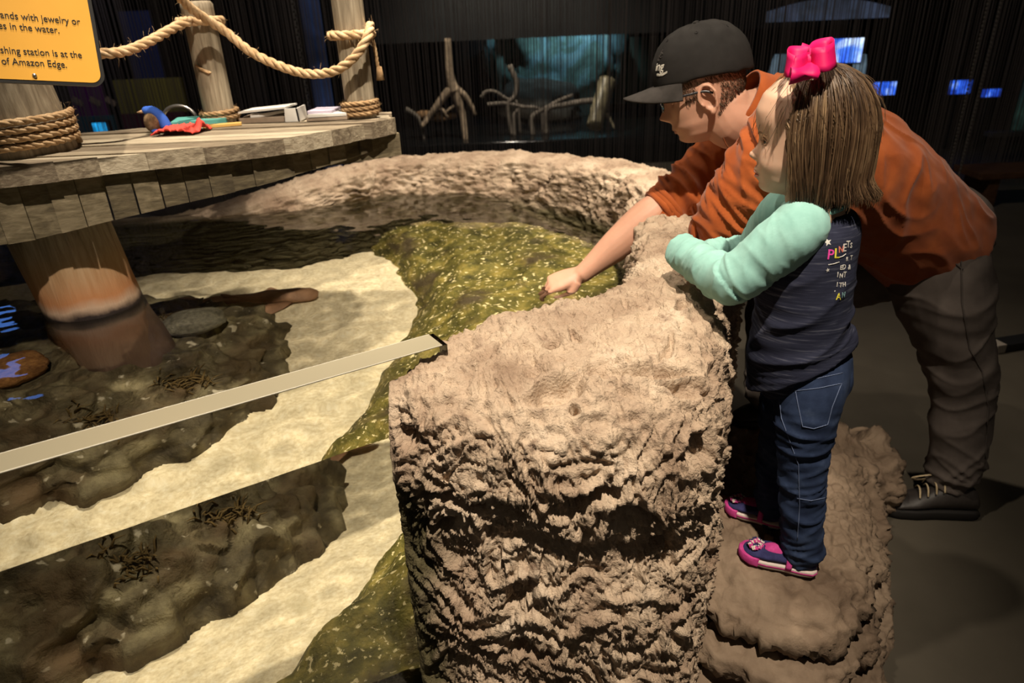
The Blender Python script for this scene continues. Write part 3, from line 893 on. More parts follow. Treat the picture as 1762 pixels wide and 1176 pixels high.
rope(mb, P, RR, 1 / 0.085); fray(mb, P, RR, 100, 6, 0.012)
tag(mb.obj('rail_rope', ROPEM), 'thick rope running from behind the yellow sign to the rail post beside it', 'rope')
mb = MB(); q = px(345, 118, 2.28)
rope(mb, [q + Vector((-0.012, 0, 0.01)), q, q + Vector((0.02, 0.0, -0.012)), q + Vector((0.03, 0.02, -0.014))], 0.005, 1 / 0.03)
tag(mb.obj('rope_end', ROPEM), 'short frayed rope end poking from the rail post nearer the sign', 'rope')
mb = MB(); q = px(642, 85, 2.3)
P = [q + Vector((0, 0, 0.04)), q + Vector((0.006, 0, 0)), q + Vector((0.008, 0, -0.04)), q + Vector((0.012, 0, -0.07))]
rope(mb, catmull(P, 5), 0.006, 1 / 0.04); mb.tube([P[-1] + Vector((0, 0, 0.02)), P[-1] - Vector((0, 0, 0.02))], [0.008, 0.013], 8)
tag(mb.obj('rope_end', ROPED), 'short frayed rope end hanging behind the rail post at the deck tip', 'rope')

# ------------------------------------------------------------------ yellow sign on the piling
def flat_text(txt, size, mat, name, parent, mtx, depth=0.0006, align='RIGHT', bold=0.0):
    cu = bpy.data.curves.new('t', 'FONT'); cu.body = txt; cu.size = size; cu.align_x = align; cu.extrude = depth; cu.offset = bold
    o = bpy.data.objects.new('t', cu); C.objects.link(o)
    me = bpy.data.meshes.new_from_object(o.evaluated_get(bpy.context.evaluated_depsgraph_get()))
    bpy.data.objects.remove(o)
    me.transform(mtx)
    return link(name, me, mat, parent, smooth=False)
SB_ = px(178, 149, 1.66)
q = Matrix.Rotation(R(40), 4, 'Z') @ Matrix.Rotation(R(-10), 4, 'X') @ Matrix.Rotation(R(7.5), 4, 'Y')
SM = Matrix.Translation(SB_) @ q
sg = empty('warning_sign', SB_, 'yellow notice board with black lettering fixed to the big piling', 'sign')
YEL = nmat('sign_yellow', [(0.3, (0.56, 0.28, 0.030)), (0.7, (0.63, 0.33, 0.042))], scale=3, rough=0.45, spec=0.4)
BLK = plain('sign_black', (0.012, 0.011, 0.010), 0.45, 0.4)
sw = 0.42; sh_ = 0.46
def rrect(x0, z0, x1, z1, r, y0, y1):
    pts = []
    for cx, cz, a0 in ((x1 - r, z0 + r, -90), (x1 - r, z1 - r, 0), (x0 + r, z1 - r, 90), (x0 + r, z0 + r, 180)):
        for k in range(9): pts.append((cx + r * math.cos(R(a0 + k * 11.25)), cz + r * math.sin(R(a0 + k * 11.25))))
    m_ = MB(); m_.loft([[SM @ Vector((x, y, z)) for x, z in pts] for y in (y0, y1)][::-1]); return m_
rrect(-sw, 0, 0.006, sh_, 0.025, 0, 0.012).obj('backing_board', BLK, sg, smooth=False)
rrect(-sw + 0.008, 0.007, -0.002, sh_ - 0.008, 0.02, -0.0015, 0.001).obj('face_panel', YEL, sg, smooth=False)
rot = Matrix.Rotation(R(90), 4, 'X')
for txt, xr, zb_ in [('rings or bracelets, please', -0.05, 0.170), ('hands with jewelry or', -0.024, 0.127), ('sleeves in the water.', -0.066, 0.106), ('washing station is at the', -0.032, 0.058), ('end of Amazon Edge.', -0.064, 0.036)][1:]:
    flat_text(txt, 0.0198, BLK, 'lettering', sg, SM @ Matrix.Translation((xr, -0.002, zb_)) @ rot @ Matrix.Scale(0.87, 4, (1, 0, 0)), bold=0.0)
mb = MB(); mb.ball(SM @ Vector((-0.128, -0.003, 0.016)), (0.005, 0.004, 0.005), 12, 8)
mb.obj('bolt', plain('steel_bolt', (0.5, 0.48, 0.45), 0.35, metallic=1.0), sg)
mb = MB(); a_ = SM @ Vector((-0.10, 0.012, 0.10)); mb.tube([a_, Vector((PIL.x - 0.07, PIL.y - 0.11, a_.z))], 0.014, 10)
mb.obj('bracket', BLK, sg)
# ------------------------------------------------------------------ people
def skinmat(name, c, red):
    m = nmat(name, [(0.35, tuple(x * 0.90 for x in c)), (0.65, c)], scale=14, detail=4, rough=0.5, spec=0.35, bump=[(220, 0.08, 0.001)])
    b = m.node_tree.nodes['Principled BSDF']
    b.inputs['Subsurface Weight'].default_value = 0.12
    b.inputs['Subsurface Radius'].default_value = (0.012, 0.005, 0.003)
    b.inputs['Subsurface Scale'].default_value = 1.0
    return m
SKINM = skinmat('man_skin', (0.53, 0.285, 0.195), 0)
SKING = skinmat('girl_skin', (0.66, 0.42, 0.30), 0)
LIPS = plain('lips', (0.46, 0.22, 0.16), 0.5)
EYEW = plain('eye_white', (0.72, 0.68, 0.64), 0.2, 0.5)
IRIS = plain('iris', (0.05, 0.035, 0.03), 0.2, 0.5)
LASH = plain('lash', (0.02, 0.013, 0.01), 0.7)

def basis(fwd, up=(0, 0, 1)):
    f = Vector(fwd).normalized(); u = Vector(up); u = (u - f * u.dot(f)).normalized(); l = u.cross(f)
    return Matrix((f, l, u)).transposed()          # columns: forward, left, up
def interp(T, z):
    if z <= T[0][0]: return T[0][1]
    for (a, x), (b, y) in zip(T, T[1:]):
        if z <= b: return lerp(x, y, sst(0, 1, (z - a) / (b - a)) * 0.35 + 0.65 * (z - a) / (b - a))
    return T[-1][1]
def headgrid(mb, M_, front, back, width, feats, n=96, m=90, sq=0.75):
    """front/back/width: tables over z; feats: (z, y, sz, sy, dx)"""
    z0, z1 = front[0][0], front[-1][0]
    rings = []
    for i in range(m):
        z = z0 + (z1 - z0) * (0.5 - 0.5 * math.cos(math.pi * (i + 0.02) / (m - 1 + 0.04)))
        xf, xb, w_ = interp(front, z), interp(back, z), interp(width, z)
        xc = xb + (xf - xb) * 0.47
        r = []
        for k in range(n):
            a = 2 * math.pi * k / n
            c, s_ = math.cos(a), math.sin(a)
            x = xc + (abs(c) ** (sq if c > 0 else 0.95)) * (xf - xc if c > 0 else -(xc - xb))
            y = w_ * math.copysign(abs(s_) ** 0.9, s_)
            if c > 0:
                for (fz, fy, sz, sy, dx) in feats:
                    for sg_ in ((1,) if fy == 0 else (1, -1)):
                        x += dx * math.exp(-((z - fz) / sz) ** 2 - ((y - sg_ * fy) / sy) ** 2) * min(1, c * 2.2)
            r.append(M_ @ Vector((x, y, z)))
        rings.append(r)
    mb.loft(rings)
def arm(mb, pts, rad, n=18, k=7):
    P = catmull(pts, k); r = catmull([Vector((a if not isinstance(a, tuple) else a[0], a if not isinstance(a, tuple) else a[1], 0)) for a in rad], k)
    mb.tube(P, [(v.x, v.y) for v in r], n)
    for q, v in ((P[0], r[0]), (P[-1], r[-1])): mb.ball(q, min(v.x, v.y) * 0.98, 12, 8)
def hand(mb, wrist, fdir, back, curl, sc=1.0, side=1, spread=0.12, thumb=(0.75, 0.62, -0.25)):
    """palm, four fingers and a thumb; side=+1: thumb on the +Y side of (fdir, back x fdir, back)"""
    B = basis(fdir, back)
    T = lambda x, y, z: Vector(wrist) + B @ (Vector((x, y * side, z)) * sc)
    P = [(-0.012, 0.026, 0.020), (0.01, 0.030, 0.019), (0.04, 0.039, 0.018), (0.07, 0.042, 0.0155), (0.092, 0.040, 0.012), (0.100, 0.036, 0.008)]
    rings = []
    for x, wy, tz in P:
        rings.append([T(x, math.copysign(abs(math.cos(a)) ** 0.7, math.cos(a)) * wy, math.sin(a) * tz) for a in [2 * math.pi * k / 20 for k in range(20)]])
    mb.loft(rings)
    fing = [(0.093, 0.030, 0.043, 0.026, 0.021, 0.0092), (0.098, 0.010, 0.047, 0.030, 0.022, 0.0095), (0.095, -0.011, 0.043, 0.027, 0.021, 0.0090), (0.086, -0.030, 0.034, 0.020, 0.018, 0.0080)]
    for i, (x, y, l1, l2, l3, r) in enumerate(fing):
        c1, c2, c3 = curl[i]
        sp_ = (1.5 - i) * spread
        p = Vector((x - 0.012, y, -0.001)); pts = [p.copy()]; a = 0
        p = Vector((x, y, 0.0)); pts.append(p.copy())
        for L_, c in ((l1, c1), (l2, c2), (l3, c3)):
            a += c
            d = Vector((math.cos(a) * math.cos(sp_), math.sin(sp_), -math.sin(a)))
            p = p + d * L_; pts.append(p.copy())
        W_ = [T(*q) for q in pts]
        mb.tube(W_[:1] + catmull(W_[1:], 5), [r * sc] + [lerp(r, r * 0.78, k / 15) * sc for k in range(16)], 12)
        mb.ball(W_[-1], r * 0.78 * sc, 10, 8)
        for q in W_[2:4]: mb.ball(q, r * 0.98 * sc, 10, 8)
    d = Vector(thumb).normalized()
    a = Vector((0.018, 0.026, -0.004)); b = a + d * 0.040; c = b + (d + Vector((0.45, -0.25, -0.1))).normalized() * 0.032; e = c + (d + Vector((0.8, -0.5, -0.15))).normalized() * 0.026
    W_ = catmull([T(*q) for q in (a, b, c, e)], 5)
    mb.tube(W_, [lerp(0.0155, 0.0088, min(1, k / 12)) * sc for k in range(len(W_))], 12); mb.ball(W_[-1], 0.0088 * sc, 10, 8)
def ear(mb, M_, c, sc, sgn, tilt=0.15):
    E_ = Matrix.Rotation(tilt, 3, 'Y')
    pts = []
    for k in range(15):
        a = R(200 - 290 * k / 14)
        rx, rz = 0.017, 0.030
        pts.append(Vector((math.cos(a) * rx * (0.9 if math.sin(a) < 0 else 1.1), 0, math.sin(a) * rz)))
    out = [M_ @ (Vector(c) + sc * (E_ @ Vector((-p.x, sgn * (0.006 + 0.010 * (p.x < 0.0) * 0 + 0.35 * max(0, -(-p.x))), p.z)))) for p in pts]
    mb.tube(out, [0.0042 * sc] * 14 + [0.0062 * sc], 10)
    mb.ball(out[0], 0.0042 * sc, 8, 6); mb.ball(out[-1], 0.0072 * sc, 10, 8)
    rings = []
    for (f, dy) in ((0.98, 0.002), (0.8, 0.0), (0.5, -0.004), (0.15, -0.006)):
        rings.append([M_ @ (Vector(c) + sc * (E_ @ Vector((math.cos(a) * 0.017 * f, sgn * dy, math.sin(a) * 0.029 * f)))) for a in [2 * math.pi * k / 20 for k in range(20)]])
    rings = [[p - (M_.to_3x3() @ Vector((0, sgn * 0.008 * sc, 0))) for p in rings[0]]] + rings
    mb.loft(rings)

# ---------------- the man
man = empty('person', (1.30, 1.75, 0.0), 'man in orange pullover and black cap leaning over the rock wall towards the water', 'person')
FLEECE = nmat('orange_fleece', [(0.35, (0.275, 0.062, 0.015)), (0.65, (0.35, 0.086, 0.021))], scale=18, rough=0.9, spec=0.1, bump=[(500, 0.25, 0.0015)], sheen=0.15)
PANTS = nmat('grey_canvas', [(0.3, (0.085, 0.070, 0.062)), (0.7, (0.135, 0.112, 0.10))], scale=10, rough=0.9, spec=0.1, bump=[(600, 0.2, 0.001)])
CAPM = nmat('black_cotton', [(0.3, (0.010, 0.009, 0.0085)), (0.7, (0.020, 0.018, 0.017))], scale=12, rough=0.85, spec=0.2, bump=[(700, 0.3, 0.001)])
BRIMM = nmat('worn_black_cotton', [(0.3, (0.026, 0.023, 0.021)), (0.7, (0.046, 0.040, 0.037))], scale=30, rough=0.85, spec=0.2, bump=[(500, 0.3, 0.001)])
HM = px(1210, 157, 1.80)
HB = basis((-0.97, 0.24, -0.30))
HB = HB @ Matrix.Rotation(R(0), 3, 'X')
MM = Matrix.Translation(HM) @ HB.to_4x4()
Ls, Rs = px(1372, 222, 1.62), px(1262, 248, 1.98)
Le, Lw = px(1236, 392, 1.64), px(1236, 306, 2.06)
Re, Rw = px(1158, 340, 1.94), px(1004, 470, 1.885)
neck0 = px(1285, 195, 1.80)
body = MB()
front = [(-0.118, 0.032), (-0.110, 0.064), (-0.098, 0.076), (-0.088, 0.077), (-0.078, 0.083), (-0.066, 0.090), (-0.052, 0.088), (-0.03, 0.088), (-0.01, 0.088), (0.012, 0.094), (0.03, 0.099), (0.055, 0.098), (0.085, 0.085), (0.11, 0.055), (0.125, 0.0)]
back = [(-0.118, 0.005), (-0.10, -0.03), (-0.07, -0.06), (-0.04, -0.082), (0.0, -0.10), (0.04, -0.105), (0.08, -0.09), (0.11, -0.05), (0.125, -0.005)]
width = [(-0.118, 0.02), (-0.11, 0.035), (-0.09, 0.053), (-0.06, 0.064), (-0.02, 0.071), (0.02, 0.076), (0.06, 0.077), (0.09, 0.065), (0.11, 0.045), (0.125, 0.004)]
feats = [(-0.036, 0, 0.012, 0.011, 0.026), (-0.020, 0, 0.018, 0.009, 0.014), (-0.004, 0, 0.018, 0.008, 0.008), (-0.042, 0.013, 0.008, 0.008, 0.009), (-0.067, 0, 0.006, 0.020, 0.005), (-0.078, 0, 0.006, 0.018, 0.005), (-0.0725, 0, 0.0028, 0.024, -0.004), (-0.102, 0, 0.012, 0.017, 0.008), (0.006, 0.033, 0.013, 0.016, -0.013), (0.026, 0.03, 0.007, 0.022, 0.004), (-0.03, 0.05, 0.025, 0.02, 0.004)]
headgrid(body, MM, front, back, width, feats)
for sg_ in (1, -1): ear(body, MM, (-0.008, sg_ * 0.075, -0.012), 1.12, sg_)
body.tube(catmull([MM @ Vector((-0.035, 0, -0.05)), MM @ Vector((-0.055, 0, -0.095)), neck0 + Vector((0.02, 0, -0.01)), px(1345, 205, 1.8)], 6), [(0.062, 0.068)] * 7 + [(0.064, 0.070)] * 6 + [(0.085, 0.085)] * 6, 20)
spine = [px(1338, 215, 1.80), px(1420, 262, 1.80), px(1510, 320, 1.82), px(1590, 385, 1.85)]
body.tube(catmull(spine, 6), [(0.13, 0.095)] * 19, 20)
for a, b, r in ((Ls, Le, 0.05), (Rs, Re, 0.05)):
    arm(body, [neck0.lerp(a, 0.5), a, a.lerp(b, 0.5), b], [0.05, 0.042, 0.034, 0.034])
fa = lambda e_, w_: [(e_), e_.lerp(w_, 0.25), e_.lerp(w_, 0.6), e_.lerp(w_, 0.9), w_ + (w_ - e_).normalized() * 0.012]
arm(body, fa(Le, Lw), [0.036, 0.047, 0.039, 0.029, 0.027])
arm(body, fa(Re, Rw), [0.040, 0.056, 0.048, (0.035, 0.031), (0.031, 0.025)])
hd = (px(953, 488, 1.885) - Rw).normalized()
hand(body, Rw + hd * 0.008, hd, Vector((-0.35, -0.30, 0.85)), [(0.55, 0.5, 0.3), (0.72, 0.55, 0.35), (0.85, 0.6, 0.4), (0.95, 0.6, 0.4)], 1.0, side=1, spread=0.10, thumb=(0.80, 0.45, -0.55))
hd = (Lw - Le).normalized()
hand(body, Lw + hd * 0.01, (hd + Vector((-0.3, 0, -0.10))).normalized(), Vector((0, 0, 1)), [(0.35, 0.4, 0.2)] * 4, 1.0, side=-1)
# legs under the trousers
Lh, Lk, La = px(1605, 435, 1.78), px(1645, 610, 1.75), px(1648, 825, 1.69)
Rh, Rk, Ra = px(1560, 430, 1.96), Vector((0.86, 1.94, 0.60)), Vector((0.775, 1.90, 0.37))
Ra = px(1325, 660, 1.80); Rk = px(1345, 520, 1.93)
arm(body, [spine[-1], Lh, Lk, La], [0.13, 0.09, 0.055, 0.04])
arm(body, [spine[-1], Rh, Rk, Ra], [0.13, 0.09, 0.055, 0.04])
mbody = fuse('body', body, SKINM, man, 0.0042, 3)
FBV = BVHTree.FromPolygons([v.co.copy() for v in mbody.data.vertices], [tuple(p.vertices) for p in mbody.data.polygons])
def onface(bvh, M_, y, z, off=0.0):
    f_ = (M_.to_3x3() @ Vector((1, 0, 0))).normalized(); o = M_ @ Vector((0.22, y, z)); h = bvh.ray_cast(o, -f_)
    return (h[0] + f_ * off) if h[0] is not None else M_ @ Vector((0.08, y, z))
def lipset(bvh, M_, zc, half, r, mat, par):
    l_ = MB()
    for dz, rr in ((0.0042, r * 0.8), (-0.0042, r)):
        ys = [half * (k - 6) / 6 for k in range(13)]
        l_.tube([onface(bvh, M_, y, zc + dz * (1 - (y / half) ** 2), -rr * 0.35) for y in ys], [(rr * (1 - abs(y / half) ** 2) + 0.0005) for y in ys], 8)
    l_.obj('lips', mat, par)
def eyeset(bvh, M_, y0, z0, r, par, skin, brow, lash):
    for sg_ in (1, -1):
        c = onface(bvh, M_, sg_ * y0, z0, -r * 0.72)
        e_ = MB(); e_.ball(c, r, 16, 12); e_.obj('eye', EYEW, par)
        f_ = (M_.to_3x3() @ Vector((1, sg_ * 0.12, -0.05))).normalized()
        e_ = MB(); e_.ball(c + f_ * (r * 0.72), r * 0.42, 10, 8); e_.obj('iris', IRIS, par)
        for nm, s0, rr, mt in (('upper_eyelid', 1, 0.30, skin), ('lower_eyelid', -1, 0.22, skin), ('eyelash', 0.72, 0.09, lash)):
            e_ = MB(); P = []
            for k in range(11):
                u = (k - 5) / 5; yy = sg_ * (y0 + r * 1.15 * u); zz = z0 + r * (0.62 if s0 > 0 else 0.55) * (1 if s0 > 0 else -1) * (1 - u * u) * (abs(s0) ** 2)
                P.append(onface(bvh, M_, yy, zz, r * 0.02 if nm != 'eyelash' else r * 0.25))
            e_.tube(P, [r * rr * (1 - 0.5 * ((k - 5) / 5) ** 2) for k in range(11)], 8); e_.obj(nm, mt, par)
        if brow:
            e_ = MB(); P = [onface(bvh, M_, sg_ * (y0 + r * 1.7 * u), z0 + r * (1.75 - 0.45 * u * u + 0.1 * u), 0.0002) for u in [(k - 5) / 5 for k in range(11)]]
            e_.tube(P, [(0.0012, 0.0022 - 0.0008 * abs(k - 4) / 6) for k in range(11)], 6); e_.obj('eyebrow', brow, par)
eyeset(FBV, MM, 0.033, 0.003, 0.0115, man, SKINM, plain('man_brow', (0.10, 0.06, 0.035), 0.9), LASH)
lipset(FBV, MM, -0.073, 0.024, 0.0036, LIPS, man)
# close-cropped hair below the cap
HAIRM = nmat('short_brown_hair', [(0.3, (0.05, 0.03, 0.018)), (0.7, (0.16, 0.10, 0.06))], scale=120, rough=0.8, bump=[(260, 0.8, 0.003)])
h_ = MB(); rg = random.Random(3)
for k in range(6000):
    a = rg.uniform(-180, 180); z = rg.uniform(-0.055, 0.045)
    if abs(a) < 62: continue
    if abs(a) < 100 and z < lerp(-0.02, 0.0, (abs(a) - 62) / 38): continue
    if abs(a) > 125 and z < -0.06: continue
    xf, xb, w_ = interp(front, z), interp(back, z), interp(width, z)
    xc = xb + (xf - xb) * 0.47; c, s_ = math.cos(R(a)), math.sin(R(a))
    p = Vector((xc + (abs(c) ** 0.75 * (xf - xc) if c > 0 else -abs(c) ** 0.95 * (xc - xb)), w_ * math.copysign(abs(s_) ** 0.9, s_), z))
    n_ = Vector((p.x - xc, p.y, 0)).normalized()
    if 80 < abs(a) < 108 and z < 0.02: continue
    h_.tube([MM @ p, MM @ (p + n_ * 0.0015 + Vector((-0.001, 0, -0.003))), MM @ (p + n_ * 0.0015 + Vector((-0.002, 0, -0.007)))], [0.0005, 0.0005, 0.0002], 3)
h_.obj('hair', HAIRM, man)
# cap
CT = MM @ Matrix.Translation((-0.010, 0, 0.037)) @ Matrix.Rotation(R(-3), 4, 'Y')
cp = MB(); rings = []
def capr(a, t):
    """a azimuth, t 0 rim .. 1 top"""
    ph = t * math.pi / 2
    rx, ry, hz = (0.123 if math.cos(a) > 0 else 0.116), 0.093, 0.120
    z = hz * math.sin(ph) ** 1.0
    k = math.cos(ph) ** 0.62
    bulge = 1 + 0.03 * math.sin(math.pi * min(1, t * 1.6))
    seam = 1 - 0.006 * max(0, 1 - abs(((math.degrees(a) + 30) % 60) - 30) / 4) * math.sin(math.pi * min(1, t + 0.15))
    return Vector((math.cos(a) * rx * k * bulge * seam, math.sin(a) * ry * k * bulge * seam, z + 0.004 * vnoise(math.cos(a) * 2, math.sin(a) * 2, t * 3, 2) - 0.010 * max(0, -math.cos(a)) * (1 - t) + (0.006 * (math.sin(a) ** 2)) * (1 - t)))
for i in range(34):
    t = i / 33 * 0.995
    rings.append([CT @ capr(2 * math.pi * k / 96, t) for k in range(96)])
inner = [[p + (CT.to_3x3() @ Vector((0, 0, -0.004))) - (p - CT.translation) * 0.03 for p in r] for r in rings[:6]][::-1]
cp.loft(inner + rings)
cap = cp.obj('cap', CAPM, man)
bt = MB(); bt.ball(CT @ Vector((0.0, 0, 0.121)), (0.009, 0.009, 0.005), 14, 8, rot=CT.to_euler()); bt.obj('button', CAPM, cap)
# brim
br_ = MB(); rows = []
NB = 30
for i in range(12):
    t = i / 11
    row = []
    for k in range(NB + 1):
        a = R(-64 + 128 * k / NB)
        rx, ry = 0.121, 0.091
        base = Vector((math.cos(a) * rx, math.sin(a) * ry, 0.004))
        ext = 0.082 * max(0.0, math.cos(a * 1.40)) ** 0.60
        p = base + Vector((ext * t, math.sin(a) * 0.004 * t, 0))
        p.z += -0.022 * (p.y / 0.085) ** 2 * (0.35 + 1.1 * t) + 0.012 * (p.y / 0.085) ** 2 * (1 - t) - 0.010 * t + 0.002 * t * t
        row.append(p)
    rows.append(row)
v = []; f = []
for dz in (0.0, -0.0035):
    for row in rows: v += [CT @ (p + Vector((0, 0, dz))) for p in row]
w1 = NB + 1; tot = 12 * w1
for i in range(11):
    for k in range(NB):
        a = i * w1 + k
        f.append((a, a + w1, a + w1 + 1, a + 1)); f.append((tot + a, tot + a + 1, tot + a + w1 + 1, tot + a + w1))
edge_ = [11 * w1 + k for k in range(w1)]
for a, b in zip(edge_, edge_[1:]): f.append((a, tot + a, tot + b, b))
for k in (0, NB):
    for i in range(11):
        a = i * w1 + k; b = (i + 1) * w1 + k; f.append((a, b, tot + b, tot + a))
br_.add(v, f)
br_.obj('brim', BRIMM, cap)
for (ad, t) in ((88, 0.62), (35, 0.62), (145, 0.62), (-88, 0.62)):
    p = CT @ capr(R(ad), t); n_ = (p - CT @ Vector((0, 0, 0.02))).normalized()
    u = n_.cross(Vector((0, 0, 1))).normalized(); w_ = n_.cross(u)
    bt = MB(); bt.tube([p + (u * math.cos(b) + w_ * math.sin(b)) * 0.0032 for b in [2 * math.pi * k / 12 for k in range(12)]], 0.0012, 6, closed=True)
    bt.obj('eyelet', CAPM, cap)
THR = plain('grey_thread', (0.55, 0.52, 0.46), 0.7)
def cap_text(txt, size, a0, t0, mat, dk_=0.0007):
    cu = bpy.data.curves.new('t', 'FONT'); cu.body = txt; cu.size = size; cu.shear = 0.25; cu.extrude = 0.0004; cu.offset = 0.0003; cu.align_x = 'RIGHT'; cu.resolution_u = 3
    o = bpy.data.objects.new('t', cu); C.objects.link(o)
    me = bpy.data.meshes.new_from_object(o.evaluated_get(bpy.context.evaluated_depsgraph_get())); bpy.data.objects.remove(o)
    for v_ in me.vertices:
        a = R(a0) + v_.co.x / 0.105; t = t0 + v_.co.y / 0.17
        p = capr(a, t); q = capr(a, t) - Vector((0, 0, 0.03)); n_ = Vector((q.x, q.y, max(0, q.z) * 0.6)).normalized()
        v_.co = CT @ (p + n_ * (0.0008 + v_.co.z))
    return link('lettering', me, mat, cap, smooth=False)
cap_text('ing', 0.026, 42, 0.215, THR)
cap_text('nnovaton', 0.0095, 48, 0.15, THR)
em = MB()
for k in range(9):
    a = R(34 + 3.2 * math.cos(k * 1.4)); t = 0.40 + 0.05 * math.sin(k * 1.9)
    em.tube([CT @ (capr(a + 0.05 * math.cos(b) * (0.6 + 0.2 * (k % 3)), t + 0.045 * math.sin(b) * (0.5 + 0.25 * (k % 2))) * 1.004) for b in [R(30 * k + 25 * j) for j in range(8)]], 0.0009, 5)
em.obj('emblem', BRIMM, cap)
# glasses
gl = MB()
for sg_ in (1, -1):
    gl.tube(catmull([MM @ Vector(p) for p in ((0.098, sg_ * 0.060, 0.012), (0.085, sg_ * 0.071, 0.013), (0.04, sg_ * 0.080, 0.011), (0.0, sg_ * 0.083, 0.008), (-0.022, sg_ * 0.083, -0.002))], 5), [(0.0012, 0.0028)] * 21, 8)
for sg_ in (1, -1):
    gl.tube([MM @ Vector((0.107 - 0.010 * ((0.033 + 0.026 * math.cos(a)) / 0.06) ** 2, sg_ * (0.033 + 0.026 * math.cos(a)), 0.0 + 0.016 * math.sin(a))) for a in [2 * math.pi * k / 24 for k in range(24)]], 0.0012, 6, closed=True)
gl.tube([MM @ Vector((0.107, y, 0.006)) for y in (-0.008, 0, 0.008)], 0.0013, 6)
gls = gl.obj('glasses', plain('black_frame', (0.012, 0.012, 0.014), 0.35, 0.5), man)
for sg_ in (1, -1):
    le = MB(); le.loft([[MM @ Vector((0.107 + dx - 0.010 * ((0.033 + 0.025 * math.cos(a)) / 0.06) ** 2, sg_ * (0.033 + 0.025 * math.cos(a)), 0.015 * math.sin(a))) for a in [2 * math.pi * k / 24 for k in range(24)]] for dx in (0.0, 0.0012)][::sg_])
    ln = le.obj('lens', clear('lens_glass', (0.98, 0.98, 0.98), 1.05), gls); outward(ln.data)

# pullover
pv = MB()
tors = catmull([px(1325, 208, 1.80), px(1362, 224, 1.80), px(1428, 272, 1.80), px(1505, 334, 1.82), px(1565, 388, 1.84), px(1600, 420, 1.86)], 7)
tr_ = catmull([Vector(q).to_3d() for q in ((0.165, 0.10, 0), (0.20, 0.125, 0), (0.205, 0.150, 0), (0.195, 0.158, 0), (0.186, 0.160, 0), (0.182, 0.165, 0))], 7)
pv.tube(tors, [(v.x, v.y) for v in tr_], 32, up=(0.3, 0, 1))
pv.ball(px(1352, 205, 1.80), (0.10, 0.17, 0.10), 20, 14)
arm(pv, [px(1375, 225, 1.68), Ls, px(1312, 300, 1.62), px(1268, 355, 1.63), px(1240, 392, 1.64)], [0.105, 0.105, 0.085, 0.074, 0.062], 26)
arm(pv, [px(1330, 215, 1.90), Rs, px(1215, 295, 1.98), px(1172, 335, 1.95), px(1148, 356, 1.94)], [0.095, 0.085, 0.070, 0.066, 0.064], 26)
def seg_t(p, a, b):
    d = b - a; t = max(0, min(1, (p - a).dot(d) / d.length_squared)); return t, (p - a - d * t).length
armsegs = [(Ls, px(1238, 392, 1.64), 1.0), (Rs, px(1148, 356, 1.94), 2.0)]
sp0, sp1 = px(1362, 218, 1.80), px(1622, 412, 1.86)
def folds(p, nr):
    d = 0.0; best = 9
    for a, b, sd in armsegs:
        t, dist = seg_t(p, a, b)
        best = min(best, dist)
        if dist < 0.16:
            k = sst(-0.02, 0.3, t) * sst(0.16, 0.10, dist)
            ax_ = (b - a).normalized(); ax_ = (ax_ + Vector((0.1, 0.25, 0.35))).normalized()
            d += k * (0.021 * crease(p, a, ax_, 22, 5, sd, 2.0) + 0.011 * crease(p, a, ax_, 46, 9, sd + 5, 1.8) - 0.004)
    t, dist = seg_t(p, sp0, sp1)
    k = sst(0.08, 0.16, best)
    if k > 0:
        ax_ = Vector((0.86, 0.1, 0.25)).normalized()
        d += k * (0.015 * crease(p, sp0, ax_, 13, 3, 9.0, 2.6) * sst(0.95, 0.3, t) + 0.008 * crease(p, sp0, Vector((0.6, 0, 0.8)), 20, 5, 4.0, 2.5) + 0.006 * noise.noise(p * 7))
    return p + nr * (d + 0.0018 * noise.noise(p * 26))
pull = fuse('pullover', pv, FLEECE, man, 0.0052, 7, warp=folds)
PBV = BVHTree.FromPolygons([v.co.copy() for v in pull.data.vertices], [tuple(p.vertices) for p in pull.data.polygons])
# rolled cuffs, hem, collar, zip
ad = MB()
def cuff(mb, c, ax_, r, wd, th):
    ax_ = ax_.normalized(); u = ax_.orthogonal().normalized(); w_ = ax_.cross(u)
    for j in range(3):
        o_ = ax_ * (wd * (j - 1) * 0.55)
        mb.tube([c + o_ + (u * math.cos(b) + w_ * math.sin(b)) * (r + 0.004 * vnoise(math.cos(b), math.sin(b), j, 2.5)) for b in [2 * math.pi * k / 40 for k in range(40)]], [(th, th * 1.1)] * 40, 8, closed=True)
cuff(ad, px(1146, 358, 1.94), Rw - Re, 0.062, 0.02, 0.010)
ad.obj('rolled_cuff', FLEECE, pull)
ad = MB()
cuff(ad, px(1230, 396, 1.645), Lw - Le, 0.052, 0.02, 0.009)
ad.obj('rolled_cuff', FLEECE, pull)
co = MB()
cc = px(1290, 185, 1.80); cax = (MM @ Vector((-0.02, 0, 0)) - px(1345, 215, 1.8)).normalized()
u = (Vector((0, 1, 0)) - cax * cax.y).normalized(); w_ = cax.cross(u)
rings = []
for (h, r) in ((-0.05, 0.104), (-0.02, 0.092), (0.012, 0.086), (0.03, 0.084), (0.031, 0.078), (0.01, 0.078), (-0.02, 0.082)):
    rings.append([cc + cax * h + (u * math.cos(b) * 0.95 + w_ * math.sin(b)) * r for b in [2 * math.pi * k / 48 for k in range(48)]])
co.loft(rings, caps=False)
co.obj('collar', FLEECE, pull)
zp = MB(); z0 = px(1244, 236, 1.74); z1 = px(1260, 262, 1.72); zp.tube(catmull([z0, (z0 + z1) / 2 + Vector((-0.004, -0.006, 0)), z1], 6), 0.002, 8)
zz = plain('zip_tape', (0.10, 0.03, 0.012), 0.9, 0.05)
zp.obj('zip', zz, pull); zp = MB(); zp.box(z1 + Vector((0, -0.006, -0.004)), (0.006, 0.004, 0.018)); zp.obj('zip_pull', zz, pull)
